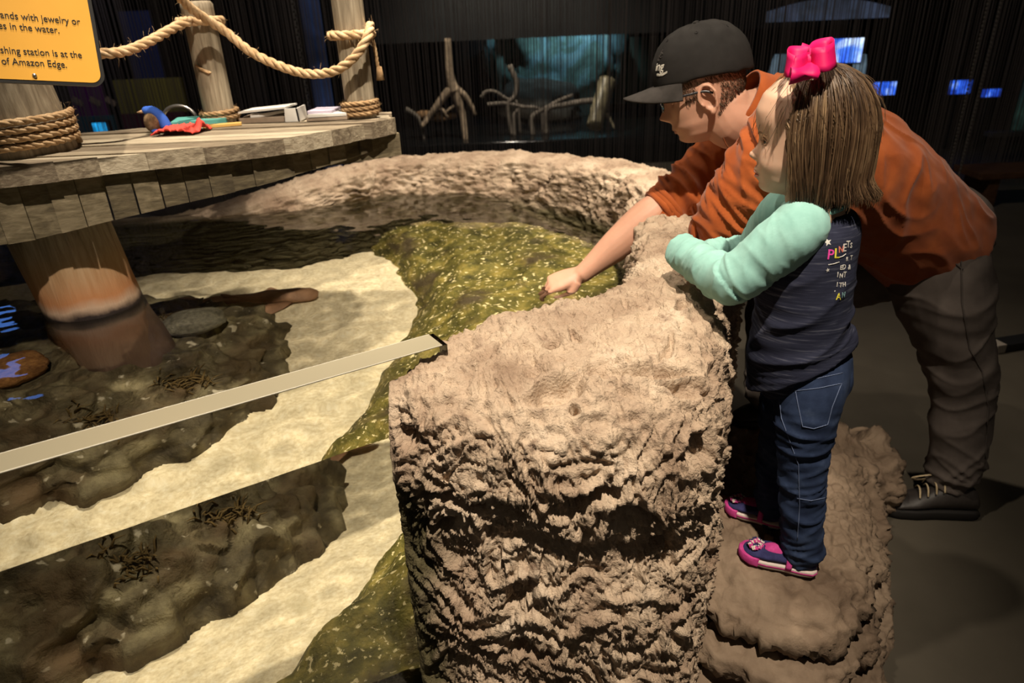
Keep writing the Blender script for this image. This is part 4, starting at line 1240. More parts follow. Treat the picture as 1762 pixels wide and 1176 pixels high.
# trousers
tp = MB()
arm(tp, [px(1596, 408, 1.86), px(1608, 442, 1.80), px(1624, 520, 1.77), px(1645, 600, 1.75), px(1655, 680, 1.735), px(1650, 750, 1.72), px(1640, 812, 1.71)], [(0.155, 0.15), (0.13, 0.142), (0.118, 0.124), (0.092, 0.095), (0.085, 0.085), (0.080, 0.080), (0.074, 0.078)], 28)
arm(tp, [px(1608, 405, 1.88), px(1560, 430, 1.95), px(1450, 475, 1.97), Rk, Rk.lerp(Ra, 0.5), Ra + Vector((0, 0, -0.02))], [(0.16, 0.15), (0.13, 0.14), (0.11, 0.11), (0.088, 0.09), (0.078, 0.08), (0.075, 0.075)], 28)
tp.ball(px(1618, 386, 1.87), (0.125, 0.16, 0.115), 24, 16)
kneeT = px(1652, 610, 1.75)
def pfold(p, nr):
    ax_ = Vector((0.30, 0.1, 0.95)).normalized(); ax2 = Vector((-0.55, 0, 0.85)).normalized()
    k = sst(1.0, 0.8, p.z)
    o_ = Vector((1.3, 1.75, 0))
    d = k * (0.007 * crease(p, o_, ax_, 11, 3.2, 2.0, 2.6) + 0.010 * crease(p, o_, ax2, 13, 3.5, 6.0, 2.8) - 0.003)
    d += 0.012 * crease(p, o_, Vector((0, 0, 1)), 26, 5, 8.0, 2.0) * sst(0.26, 0.10, p.z)
    return p + nr * (d + 0.006 * noise.noise(p * 7) + 0.002 * noise.noise(p * 20))
trs = fuse('trousers', tp, PANTS, man, 0.0055, 6, warp=pfold)
TBV = BVHTree.FromPolygons([v.co.copy() for v in trs.data.vertices], [tuple(p.vertices) for p in trs.data.polygons])
def on_surface(bvh, x, y, off=0.0012):
    d = (CAMROT.to_3x3() @ Vector(((x - 881) / FPX, -(y - 588) / FPX, -1))).normalized()
    h = bvh.ray_cast(EYE, d)
    return (h[0] + h[1] * off, h[1]) if h[0] is not None else (None, None)
def seam(bvh, pts, r, off=0.001):
    q = [on_surface(bvh, *p, off)[0] for p in pts]
    q = [p for p in q if p is not None]
    mb = MB()
    if len(q) > 2: mb.tube(q, r, 6)
    return mb
def pline(P, n):
    out = []
    for (a, b), (c, d) in zip(P, P[1:]): out += [(lerp(a, c, k / n), lerp(b, d, k / n)) for k in range(n)]
    return out + [P[-1]]
STI = plain('trouser_seam', (0.075, 0.062, 0.055), 0.9)
seam(TBV, pline([(1653, 430), (1655, 520), (1668, 600), (1690, 640), (1700, 700), (1695, 790)], 14), 0.0022).obj('side_seam', STI, trs)
seam(TBV, pline([(1634, 432), (1642, 452), (1656, 464)], 8), 0.0025).obj('pocket_edge', STI, trs)
bl = MB(); bl.tube([px(1672, 330, 1.84), px(1680, 342, 1.82), px(1690, 360, 1.80)], 0.012, 8); 
# shoes
SHOEM = nmat('black_leather', [(0.3, (0.018, 0.015, 0.014)), (0.7, (0.045, 0.037, 0.033))], scale=12, rough=0.5, spec=0.45, bump=[(120, 0.25, 0.002)])
SOLEM = plain('black_rubber', (0.014, 0.012, 0.011), 0.7)
LACE = nmat('tan_lace', [(0.4, (0.42, 0.32, 0.19)), (0.6, (0.55, 0.44, 0.28))], scale=90, rough=0.9)
def manshoe(heel, toe, z0, laces):
    f_ = (toe - heel); L_ = f_.length; f_.normalize(); l_ = Vector((-f_.y, f_.x, 0))
    T = lambda x, y, z: heel + f_ * (x * L_) + l_ * y + Vector((0, 0, z0 + z))
    sh_ = empty_part('shoe', heel + Vector((0, 0, z0)), man)
    OUTL = [(0.0, 0.028), (0.05, 0.036), (0.2, 0.038), (0.42, 0.040), (0.62, 0.048), (0.8, 0.047), (0.92, 0.036), (0.98, 0.022), (1.0, 0.008)]
    def ol(x): return interp(OUTL, x)
    m_ = MB(); rings = []
    prof = [(0.0, 0.07), (0.05, 0.095), (0.18, 0.105), (0.30, 0.10), (0.42, 0.088), (0.55, 0.072), (0.7, 0.056), (0.85, 0.046), (0.95, 0.036), (1.0, 0.022)]
    for i in range(34):
        x = i / 33
        h = interp(prof, x); w_ = max(0.006, ol(x) - 0.004)
        rings.append([T(x * 0.985 + 0.006, math.copysign(abs(math.cos(a)) ** 0.75, math.cos(a)) * w_ * (1.0 if math.sin(a) < 0.2 else 1 - 0.25 * math.sin(a)), 0.024 + (h - 0.02) * (0.5 + 0.5 * math.sin(a)) if True else 0) for a in [2 * math.pi * k / 28 for k in range(28)]])
    m_.loft(rings); m_.obj('upper', SHOEM, sh_)
    m_ = MB(); rings = []
    N_ = 40
    per = [(x, ol(x)) for x in [k / 19 for k in range(20)]]
    loop_ = [(x, y) for x, y in per] + [(x, -y) for x, y in per[::-1]]
    for z, gr in ((0.0, 0.94), (0.004, 1.0), (0.014, 1.03), (0.026, 1.02), (0.030, 0.97)):
        rings.append([T(0.5 + (x - 0.5) * gr, y * gr, z) for x, y in loop_])
    m_.loft(rings[::1]); so = m_.obj('sole', SOLEM, sh_); outward(so.data)
    if laces:
        m_ = MB()
        for k in range(4):
            x = 0.36 + k * 0.075; zt = 0.024 + interp(prof, x)
            m_.tube(catmull([T(x, -0.030, zt - 0.022), T(x + 0.01, -0.012, zt - 0.004), T(x + 0.02, 0.012, zt - 0.004), T(x + 0.03, 0.030, zt - 0.022)], 5), [(0.0028, 0.0016)] * 16, 6)
        x = 0.33; zt = 0.024 + interp(prof, x)
        c = T(x, 0.0, zt)
        m_.ball(c, 0.008, 10, 8)
        for q in ([T(x + 0.1, -0.02, zt + 0.004), T(x + 0.30, -0.035, zt - 0.02), T(x + 0.22, -0.045, zt - 0.035), T(x + 0.08, -0.03, zt - 0.012)],
                  [T(x - 0.05, -0.035, zt - 0.005), T(x - 0.10, -0.052, zt - 0.045), T(x - 0.06, -0.055, zt - 0.05), T(x + 0.0, -0.03, zt - 0.01)],
                  [T(x - 0.03, -0.04, zt - 0.01), T(x - 0.08, -0.056, zt - 0.055)], [T(x + 0.12, -0.04, zt - 0.015), T(x + 0.16, -0.052, zt - 0.05)],
                  [T(x - 0.1, 0.02, zt + 0.01), T(x - 0.2, 0.03, zt + 0.02)]):
            m_.tube(catmull([c] + q, 6), [(0.0036, 0.002)] * (6 * len(q) + 1), 6)
        m_.obj('laces', LACE, sh_)
    return sh_
def empty_part(name, loc, parent):
    o = bpy.data.objects.new(name, None); C.objects.link(o)
    o.empty_display_size = 0.03
    o.parent = parent; o.location = Vector(loc) - parent.location
    bpy.context.view_layer.update()
    return o
manshoe(Vector((1.405, 1.655, 0)), Vector((1.12, 1.70, 0)), 0.002, True)
zb = STEPBVH.ray_cast(Vector((0.74, 1.80, 1)), Vector((0, 0, -1)))
zst = zb[0].z if zb[0] is not None else 0.28
manshoe(Vector((0.94, 1.84, 0)), Vector((0.665, 1.78, 0)), zst + 0.0, False)
# ---------------- the girl
girl = empty('person', (0.60, 1.22, 0.30), 'young girl in mint and navy shirt, jeans and pink hair bow, arms on the rock', 'person')
NAVY = nmat('navy_slub_jersey', [(0.35, (0.016, 0.018, 0.034)), (0.55, (0.026, 0.029, 0.052)), (0.75, (0.11, 0.115, 0.15))], scale=22, detail=8, rough=0.9, spec=0.1, stretch=(0.6, 0.6, 10), bump=[(60, 0.2, 0.001)])
MINT = nmat('mint_jersey', [(0.35, (0.235, 0.45, 0.41)), (0.65, (0.285, 0.52, 0.475))], scale=30, rough=0.9, spec=0.1, bump=[(300, 0.2, 0.001)], sheen=0.1)
DENIM = nmat('indigo_denim', [(0.3, (0.012, 0.019, 0.045)), (0.55, (0.024, 0.038, 0.082)), (0.75, (0.055, 0.078, 0.14))], scale=16, detail=7, rough=0.9, spec=0.12, bump=[(400, 0.25, 0.001)])
THREAD = plain('denim_stitch', (0.10, 0.13, 0.22), 0.9)
GH = px(1384, 226, 1.245)
GBm = basis((-0.94, 0.33, -0.03))
GM = Matrix.Translation(GH) @ GBm.to_4x4()
nk = px(1392, 350, 1.235)
gls_, gle, glw = px(1364, 404, 1.17), px(1258, 486, 1.20), px(1182, 438, 1.345)
grs, gre, grw = px(1345, 372, 1.36), px(1300, 440, 1.50), px(1236, 440, 1.475)
hipc = px(1388, 640, 1.235)
gb = MB()
gf = [(-0.110, 0.030), (-0.105, 0.058), (-0.095, 0.066), (-0.085, 0.066), (-0.075, 0.070), (-0.06, 0.072), (-0.04, 0.071), (-0.02, 0.073), (0.0, 0.077), (0.02, 0.083), (0.04, 0.084), (0.065, 0.075), (0.085, 0.055), (0.098, 0.02)]
gk = [(-0.110, 0.0), (-0.095, -0.025), (-0.07, -0.05), (-0.04, -0.07), (0.0, -0.085), (0.04, -0.085), (0.07, -0.07), (0.09, -0.04), (0.098, -0.01)]
gw = [(-0.110, 0.018), (-0.10, 0.035), (-0.08, 0.050), (-0.05, 0.060), (-0.01, 0.066), (0.03, 0.070), (0.06, 0.064), (0.085, 0.043), (0.098, 0.006)]
gfe = [(-0.040, 0, 0.010, 0.009, 0.017), (-0.030, 0, 0.012, 0.008, 0.006), (-0.0425, 0.009, 0.006, 0.006, 0.006), (-0.066, 0, 0.006, 0.014, 0.0095), (-0.080, 0, 0.006, 0.012, 0.009), (-0.0735, 0, 0.0026, 0.018, -0.004), (-0.100, 0, 0.010, 0.016, 0.005), (-0.012, 0.027, 0.010, 0.013, -0.009), (-0.045, 0.040, 0.022, 0.02, 0.008), (0.006, 0.025, 0.006, 0.016, 0.002)]
headgrid(gb, GM, gf, gk, gw, gfe)
ear(gb, GM, (-0.008, 0.064, -0.02), 0.85, 1); ear(gb, GM, (-0.008, -0.064, -0.02), 0.85, -1)
gb.tube(catmull([GM @ Vector((-0.015, 0, -0.06)), nk, px(1410, 385, 1.235)], 6), [(0.040, 0.042)] * 8 + [(0.05, 0.05)] * 5, 18)
gb.tube(catmull([px(1408, 378, 1.235), px(1398, 450, 1.235), px(1382, 560, 1.235), hipc], 6), [(0.07, 0.055)] * 19, 18)
arm(gb, [px(1402, 372, 1.20), gls_, gls_.lerp(gle, 0.5), gle], [0.035, 0.032, 0.027, 0.025])
arm(gb, [px(1385, 375, 1.29), grs, grs.lerp(gre, 0.5), gre], [0.035, 0.032, 0.027, 0.025])
arm(gb, [gle, gle.lerp(glw, 0.4), glw], [0.025, 0.025, 0.018])
arm(gb, [gre, gre.lerp(grw, 0.4), grw], [0.025, 0.025, 0.018])
hd = (glw - gle).normalized()
hd2 = Vector((0.35, 0.90, -0.06)).normalized()
hand(gb, glw + Vector((0.004, 0.016, 0.0)), hd2, Vector((0, 0, 1)), [(0.3, 0.4, 0.3)] * 4, 0.62, side=-1)
hd = Vector((-0.75, -0.6, -0.12)).normalized()
hand(gb, grw, hd, Vector((0, 0, 1)), [(0.3, 0.4, 0.3), (0.35, 0.4, 0.3), (0.4, 0.4, 0.3), (0.4, 0.5, 0.3)], 0.62, side=1)
def fz_(x, y): 
    h = STEPBVH.ray_cast(Vector((x, y, 1)), Vector((0, 0, -1)))
    return h[0].z if h[0] is not None else 0.3
LH, LK, LA = px(1395, 660, 1.185), px(1382, 795, 1.175), px(1378, 930, 1.165)
RH, RK, RA = px(1370, 660, 1.29), px(1335, 790, 1.305), px(1325, 870, 1.32)
arm(gb, [hipc, LH, LK, LA], [0.07, 0.055, 0.036, 0.028]); arm(gb, [hipc, RH, RK, RA], [0.07, 0.055, 0.036, 0.028])
gbody = fuse('body', gb, SKING, girl, 0.0033, 3)
GFB = BVHTree.FromPolygons([v.co.copy() for v in gbody.data.vertices], [tuple(p.vertices) for p in gbody.data.polygons])
eyeset(GFB, GM, 0.0275, -0.0125, 0.0098, girl, SKING, plain('brow_hair', (0.20, 0.12, 0.07), 0.9), LASH)
lipset(GFB, GM, -0.0735, 0.0155, 0.0036, plain('girl_lips', (0.60, 0.27, 0.22), 0.45), girl)
# shirt: navy body, mint raglan sleeves
sb = MB()
ts = catmull([px(1412, 362, 1.235), px(1408, 395, 1.235), px(1392, 450, 1.235), px(1382, 520, 1.235), px(1376, 580, 1.235), px(1374, 622, 1.235)], 7)
tr2 = catmull([Vector(q) for q in ((0.062, 0.060, 0), (0.098, 0.076, 0), (0.108, 0.086, 0), (0.104, 0.088, 0), (0.104, 0.092, 0), (0.108, 0.097, 0))], 7)
TU = Vector((-0.82, 0.57, 0))
sb.tube(ts, [(v.x, v.y) for v in tr2], 32, up=TU)
sb.ball(px(1352, 648, 1.20), (0.045, 0.05, 0.028), 16, 10)        # front hem sagging forward
def gfold(p, nr):
    q = (p - hipc)
    ax_ = (Vector((0, 0, 1)) + TU * 0.9).normalized()
    k = sst(0.36, 0.08, q.z)
    d = 0.010 * crease(p, hipc, ax_, 16, 3, 3.0, 2.6) * k + 0.005 * crease(p, hipc, Vector((0, 0, 1)), 26, 5, 7.0, 2.5) * k - 0.002 + 0.0025 * noise.noise(p * 12)
    p2 = p + nr * d
    p2.z += 0.55 * (-q.dot(TU)) * sst(0.17, 0.02, q.z)          # tail rides up at the back, sags in front
    return p2
shirt = fuse('shirt', sb, NAVY, girl, 0.0045, 5, warp=gfold)
def gsfold(a, b, c):
    def f_(p, nr):
        t1, d1 = seg_t(p, a, b); t2, d2 = seg_t(p, b, c)
        if d1 < d2: ax_ = (b - a).normalized(); o_ = a; k = 0.35 + t1 * 0.65
        else: ax_ = (c - b).normalized(); o_ = b; k = 1.0
        ax_ = (ax_ + Vector((0.1, 0.15, 0.3))).normalized()
        return p + nr * (k * (0.0075 * crease(p, o_, ax_, 30, 7, 2.0, 2.4) + 0.004 * crease(p, o_, ax_, 60, 14, 5.0, 2.2)) - 0.002 + 0.0015 * noise.noise(p * 22))
    return f_
for a, b, c, pre in ((gls_, gle, glw, px(1396, 366, 1.215)), (grs, gre, grw, px(1400, 352, 1.265))):
    m_ = MB()
    mid = a.lerp(b, 0.55)
    arm(m_, [pre, pre.lerp(a, 0.5) + Vector((0, 0, 0.002)), a, mid, b + Vector((0, 0, 0.004)), b.lerp(c, 0.5), c + (c - b).normalized() * 0.012], [0.036, 0.048, 0.052, 0.049, 0.044, 0.040, 0.036], 26)
    fuse('sleeve', m_, MINT, shirt, 0.004, 5, warp=gsfold(a, b, c))
nb = MB()
u = Vector((0, 0, 1)); c0 = px(1402, 352, 1.235)
cax = (GM @ Vector((-0.03, 0, -0.08)) - px(1412, 385, 1.235)).normalized(); u_ = (Vector((0, 1, 0)) - cax * cax.y).normalized(); w_ = cax.cross(u_)
nb.tube([c0 + (u_ * math.cos(b) * 0.058 + w_ * math.sin(b) * 0.052) for b in [2 * math.pi * k / 40 for k in range(40)]], [(0.0075, 0.005)] * 40, 10, closed=True)
nb.obj('neckband', MINT, shirt)
# print on the back
SBV = BVHTree.FromPolygons([v.co.copy() for v in shirt.data.vertices], [tuple(p.vertices) for p in shirt.data.polygons])
PR = {'p': plain('print_pink', (0.62, 0.05, 0.30), 0.8), 'y': plain('print_yellow', (0.62, 0.55, 0.05), 0.8), 'o': plain('print_coral', (0.55, 0.16, 0.12), 0.8), 'w': plain('print_white', (0.55, 0.53, 0.50), 0.8), 't': plain('print_teal', (0.14, 0.25, 0.26), 0.8)}
def stamp(me, c, n_, roll=0.0):
    up_ = Vector((0, 0, 1)); up_ = (up_ - n_ * up_.dot(n_)).normalized(); r_ = up_.cross(n_).normalized()
    q = Matrix.Rotation(roll, 3, n_)
    r_ = q @ r_; up_ = q @ up_
    for v_ in me.vertices:
        o = c + r_ * v_.co.x + up_ * v_.co.y + n_ * 0.03
        h = SBV.ray_cast(o, -n_, 0.08)
        v_.co = (h[0] + h[1] * (0.0007 + v_.co.z)) if h[0] is not None else c + r_ * v_.co.x + up_ * v_.co.y + n_ * 0.0007
def shirt_text(ch, x, y, hpx, mat, roll=0.0, bold=0.0002):
    c, n_ = on_surface(SBV, x, y, 0.0)
    if c is None: return
    cu = bpy.data.curves.new('t', 'FONT'); cu.body = ch; cu.size = hpx / 985 / 0.78; cu.extrude = 0.0003; cu.offset = bold; cu.align_x = 'CENTER'; cu.align_y = 'CENTER'; cu.resolution_u = 3
    o = bpy.data.objects.new('t', cu); C.objects.link(o)
    me = bpy.data.meshes.new_from_object(o.evaluated_get(bpy.context.evaluated_depsgraph_get())); bpy.data.objects.remove(o)
    stamp(me, c, n_, roll)
    return link('lettering', me, PR[mat], shirt, smooth=False)
for ch, x, y, h, m_ in [('P', 1429, 439, 19, 'p'), ('L', 1440, 437, 19, 'y'), ('N', 1447, 430, 12, 'o'), ('E', 1453, 427, 15, 'w'), ('T', 1459, 421, 13, 'w'), ('S', 1464, 423, 10, 'w'),
                        ('R', 1457, 446, 8, 'w'), ('T', 1464, 444, 9, 'w'), ('E', 1447, 461, 9, 'w'), ('D', 1452, 460, 10, 'w'), ('&', 1461, 460, 10, 'w'),
                        ('I', 1441, 473, 10, 'w'), ('N', 1447, 475, 9, 'w'), ('T', 1453, 473, 11, 'w'), ('I', 1440, 490, 9, 'w'), ('T', 1446, 491, 9, 'w'), ('H', 1452, 490, 9, 'w'),
                        ('A', 1443, 511, 13, 'y'), ('N', 1451, 508, 11, 't')]:
    shirt_text(ch, x, y, h, m_, R(-6))
def star(x, y, r, m_):
    c, n_ = on_surface(SBV, x, y, 0.0)
    if c is None: return
    mb = MB(); pts = [Vector((math.sin(math.pi * k / 5) * (r if k % 2 == 0 else r * 0.42), math.cos(math.pi * k / 5) * (r if k % 2 == 0 else r * 0.42), 0.0002)) for k in range(10)]
    mb.add(pts + [Vector((0, 0, 0.0003))], [(10, (k + 1) % 10, k) for k in range(10)])
    me = mb.mesh('print_star'); stamp(me, c, n_, R(12)); link('print_star', me, PR['w'], shirt, smooth=False)
star(1424, 417, 0.0075, 'w'); star(1424, 465, 0.0042, 'w'); star(1436, 501, 0.002, 'w')
for pts in ([(1425, 456), (1435, 454), (1444, 451)], [(1444, 443), (1450, 441), (1455, 437)]):
    mb = seam(SBV, pline(pts, 6), 0.0008, 0.0006); mb.obj('print_line', PR['w'], shirt)

# jeans
jb = MB()
arm(jb, [px(1392, 622, 1.225), px(1395, 660, 1.195), px(1388, 715, 1.18), px(1381, 790, 1.175), px(1380, 865, 1.17), px(1380, 925, 1.165), px(1381, 952, 1.163)], [(0.085, 0.075), (0.072, 0.076), (0.060, 0.066), (0.049, 0.051), (0.045, 0.047), (0.041, 0.044), (0.040, 0.042)], 26)
arm(jb, [px(1375, 622, 1.26), px(1367, 660, 1.29), px(1352, 715, 1.30), px(1340, 785, 1.31), px(1330, 850, 1.32), px(1326, 893, 1.325)], [(0.08, 0.07), (0.068, 0.07), (0.056, 0.058), (0.045, 0.047), (0.040, 0.042), (0.038, 0.040)], 26)
jb.tube(catmull([px(1386, 588, 1.235), px(1389, 625, 1.235), px(1392, 665, 1.235)], 5), [(0.088, 0.078)] * 4 + [(0.098, 0.086)] * 4 + [(0.098, 0.085)] * 3, 28, up=TU)
jb.ball(px(1415, 650, 1.21), (0.06, 0.06, 0.055), 18, 12)
def jfold(p, nr):
    o_ = Vector((0.6, 1.2, 0.5)); k = sst(0.76, 0.66, p.z)
    ax_ = Vector((0.25, 0, 0.95)).normalized()
    d = k * (0.008 * crease(p, o_, ax_, 28, 6, 3.0, 2.4) + 0.005 * crease(p, o_, Vector((-0.3, 0, 0.95)).normalized(), 50, 11, 6.0, 2.2)) - 0.002 + 0.002 * noise.noise(p * 14)
    return p + nr * d
jeans = fuse('jeans', jb, DENIM, girl, 0.0045, 5, warp=jfold)
JBV = BVHTree.FromPolygons([v.co.copy() for v in jeans.data.vertices], [tuple(p.vertices) for p in jeans.data.polygons])
for nm, pts in (('back_pocket', [(1369, 673), (1410, 668), (1448, 660), (1432, 700), (1424, 731), (1400, 738), (1381, 734), (1374, 700), (1369, 673)]),
                ('side_seam', [(1338, 655), (1345, 720), (1374, 800), (1376, 870), (1372, 930)]),
                ('yoke_seam', [(1340, 656), (1390, 655), (1450, 642)]), ('front_pocket', [(1318, 665), (1326, 670), (1340, 673)]),
                ('knee_seam', [(1372, 858), (1395, 862), (1420, 857)])):
    seam(JBV, pline(pts, 8), 0.0009, 0.0006).obj(nm, THREAD, jeans)
for x, y in ((1353, 640), (1449, 605)):
    seam(JBV, [(x - 2, y - 14), (x, y - 5), (x + 1, y + 4), (x + 2, y + 12)], 0.0035, 0.001).obj('belt_loop', DENIM, jeans)
mb = MB(); p, n_ = on_surface(JBV, 1332, 673, 0.0)
if p is not None: mb.ball(p, 0.0045, 10, 8); mb.obj('rivet', plain('rivet_metal', (0.45, 0.38, 0.28), 0.4, metallic=0.9), jeans)

# shoes
NAVYC = nmat('navy_canvas', [(0.4, (0.020, 0.020, 0.075)), (0.6, (0.032, 0.032, 0.11))], scale=60, rough=0.9, bump=[(500, 0.3, 0.001)])
PINKC = nmat('pink_suede', [(0.4, (0.42, 0.035, 0.19)), (0.6, (0.52, 0.055, 0.25))], scale=60, rough=0.8)
SOLEW = plain('off_white_rubber', (0.56, 0.47, 0.43), 0.6)
def girlshoe(heel, toe, name_flower):
    f_ = (toe - heel); L_ = f_.length; f_ = f_.normalized()
    l_ = Vector((0, 0, 1)).cross(f_).normalized(); u_ = f_.cross(l_)
    T = lambda x, y, z: heel + f_ * (x * L_) + l_ * y + u_ * z
    root_ = empty_part('shoe', heel, girl)
    OUTL = [(0.0, 0.014), (0.05, 0.024), (0.2, 0.028), (0.42, 0.028), (0.66, 0.033), (0.84, 0.031), (0.94, 0.022), (1.0, 0.008)]
    per = [(k / 19, interp(OUTL, k / 19)) for k in range(20)]
    lp = per + [(x, -y) for x, y in per[::-1]]
    m_ = MB()
    m_.loft([[T(0.5 + (x - 0.5) * g, y * g, z) for x, y in lp] for z, g in ((0.0, 0.96), (0.002, 1.0), (0.012, 1.02), (0.016, 1.0))]); so = m_.obj('sole', SOLEW, root_); outward(so.data)
    m_ = MB()
    m_.loft([[T(0.5 + (x - 0.5) * g, y * g, z) for x, y in lp] for z, g in ((0.0065, 1.025), (0.0085, 1.035), (0.0095, 1.035), (0.011, 1.02))]); so2 = m_.obj('stripe', PINKC, so); outward(so2.data)
    m_ = MB(); tl_ = [(x, y) for x, y in per if x > 0.72]; tl_ = tl_ + [(x, -y) for x, y in tl_[::-1]]
    m_.loft([[T(0.5 + (x - 0.5) * g, y * g, z) for x, y in tl_] for z, g in ((-0.0005, 1.03), (0.002, 1.05), (0.018, 1.05), (0.020, 1.02))]); so2 = m_.obj('toe_bumper', PINKC, so); outward(so2.data)
    prof = [(0.0, 0.034), (0.06, 0.040), (0.25, 0.038), (0.40, 0.040), (0.55, 0.040), (0.7, 0.035), (0.85, 0.029), (0.95, 0.023), (1.0, 0.016)]
    m_ = MB(); rings = []
    for i in range(26):
        x = i / 25; h = interp(prof, x); w_ = max(0.004, interp(OUTL, x) - 0.002)
        rings.append([T(0.01 + x * 0.975, math.copysign(abs(math.cos(a)) ** 0.8, math.cos(a)) * w_ * (1 - 0.2 * max(0, math.sin(a))), 0.014 + (h - 0.012) * (0.5 + 0.5 * math.sin(a))) for a in [2 * math.pi * k / 24 for k in range(24)]])
    m_.loft(rings); m_.obj('upper', NAVYC, root_)
    m_ = MB(); m_.ball(T(0.54, 0, 0.034), (0.030, 0.019, 0.0105), 20, 12, rot=basis(f_, u_).to_euler()); m_.obj('tongue', PINKC, root_)
    m_ = MB()
    P = [T(0.36, math.cos(a) * 0.031, 0.012 + 0.034 * math.sin(a) if math.sin(a) > 0 else 0.012) for a in [math.pi * k / 14 for k in range(15)]]
    m_.tube(P, [(0.0065, 0.0022)] * 15, 8, up=u_); m_.obj('strap', PINKC, root_)
    g = random.Random(5)
    fl_ = empty_part('flower', T(0.80, 0.004, 0.036), root_) if False else None
    for cm, k0, nm in ((PINKC, 0, 'pink_petal'), (NAVYC, 1, 'navy_petal'), (plain('cream_felt', (0.60, 0.52, 0.46), 0.9), 2, 'cream_petal')):
        m_ = MB()
        for k in range(9):
            a = 2 * math.pi * (k * 3 + k0) / 27 * 1.0 + g.uniform(-0.1, 0.1); rr = 0.006 + 0.011 * g.random()
            c = T(0.80, 0, 0.036) + (f_ * math.cos(a) + l_ * math.sin(a)) * rr
            m_.tube([c + (f_ * math.cos(b) + l_ * math.sin(b)) * 0.0045 + u_ * (0.003 * math.sin(3 * b + k)) for b in [2 * math.pi * j / 10 for j in range(10)]], 0.0017, 6, closed=True)
            m_.ball(c + u_ * 0.001, 0.0038, 8, 6)
        m_.obj(nm, cm, root_)
for hp, tp_ in (((0.655, 1.143), (0.505, 1.205)), ((0.640, 1.290), (0.525, 1.372))):
    h_ = Vector((hp[0], hp[1], fz_(*hp))); t_ = Vector((tp_[0], tp_[1], fz_(*tp_)))
    m0 = (h_ + t_) / 2
    dz = max(0, max(fz_(lerp(hp[0], tp_[0], k / 6), lerp(hp[1], tp_[1], k / 6)) - lerp(h_.z, t_.z, k / 6) for k in range(7)))
    girlshoe(h_ + Vector((0, 0, 0.002 + dz)), t_ + Vector((0, 0, 0.002 + dz)), 1)

# hair: a close under-layer and many fine strands combed from the crown
HAIRG = nmat('girl_hair', [(0.2, (0.030, 0.016, 0.008)), (0.45, (0.075, 0.042, 0.021)), (0.7, (0.145, 0.09, 0.048)), (0.9, (0.28, 0.185, 0.10))], scale=9, rough=0.42, spec=0.45, island=0.55)
HAIRU = nmat('girl_hair_under', [(0.3, (0.055, 0.03, 0.015)), (0.7, (0.10, 0.058, 0.03))], scale=60, rough=0.6, stretch=(10, 10, 1))
def hshell(az, t, lift):
    """az: degrees from the face, t: 0 crown .. 1 ends; in head space"""
    c, s_ = math.cos(R(az)), math.sin(R(az))
    rf, rb, rs = 0.085 + lift, 0.104 + lift, 0.078 + lift
    rx = rf if c > 0 else rb
    top = 0.108 + lift
    if t < 0.5:
        ph = t / 0.5 * math.pi / 2
        k = math.sin(ph) ** 0.9; z = -0.005 + (top + 0.005) * math.cos(ph)
    else:
        q = (t - 0.5) / 0.5
        bk = max(0, -c)
        k = 1 + 0.02 * q - 0.16 * q * q * (1 - 0.6 * bk) + (0.22 * bk * sst(0.72, 1.0, q)); z = -0.005 - q * (0.112 - 0.006 * bk)
    return Vector((-0.012 + c * rx * k, s_ * rs * k, z))
hg = random.Random(21)
def hairline(az):
    """lowest t the hair may reach in front of the face"""
    a = abs(((az + 180) % 360) - 180)
    if a > 62: return 1.0
    return lerp(0.30, 0.40, a / 62)
um = MB()
rings = []
for i in range(22):
    t = 0.02 + 0.93 * i / 21
    ring = []
    for k in range(72):
        az = 360 * k / 72
        a = abs(((az + 180) % 360) - 180)
        tt = min(t, lerp(0.29, 0.92, sst(46, 66, a)))
        # sides fall back from the cheek as they come down
        az2 = az
        if a < 110 and tt > 0.4: az2 = math.copysign(a + (110 - a) * 0.30 * sst(0.4, 1.0, tt), ((az + 180) % 360) - 180)
        ring.append(GM @ hshell(az2, tt, -0.004))
    rings.append(ring)
um.loft(rings, caps=True)
hair = um.obj('hair', HAIRU, girl)
hs = MB()
cnt = 0
while cnt < 2100:
    az = hg.uniform(-180, 180); a = abs(az)
    sgn = 1 if az > 0 else -1
    lift = hg.uniform(-0.003, 0.006)
    end = 1.0 + hg.gauss(0, 0.03)
    t0 = hg.uniform(0.02, 0.30)
    pts = []
    if a < 64:                            # front hair is swept back over the temple
        if hg.random() < 0.35: continue
        a_end = hg.uniform(72, 120)
        end = hg.uniform(0.62, 0.98)
        t0 = hg.uniform(0.04, 0.26)
        for k in range(13):
            q = k / 12
            aa = lerp(a, a_end, sst(0.0, 0.62, q) ** 0.8); t = lerp(t0, end, q ** 1.15)
            tl_ = lerp(0.30, 0.9, sst(44, 74, aa))
            pts.append(hshell(sgn * aa, min(t, tl_), lift * 0.6 + 0.001 * math.sin(q * 9 + a)))
    else:
        back = 0.30 * max(0, 110 - a) * hg.uniform(0.5, 1.15)
        wob = hg.gauss(0, 2.2)
        for k in range(13):
            q = k / 12; t = lerp(t0, end, q)
            aa = a + back * sst(0.4, 1.0, t) + wob * math.sin(q * 3)
            p = hshell(sgn * aa, t, lift)
            p += Vector((0.0025 * vnoise(az, q * 2, 1, 0.9), 0.0025 * vnoise(az, q * 2, 7, 0.9), 0))
            pts.append(p)
    r = hg.uniform(0.0007, 0.0016)
    hs.tube([GM @ p for p in pts], [r * 0.8] * 3 + [r] * 7 + [r * 0.8, r * 0.5, r * 0.2], 4, caps=False)
    cnt += 1
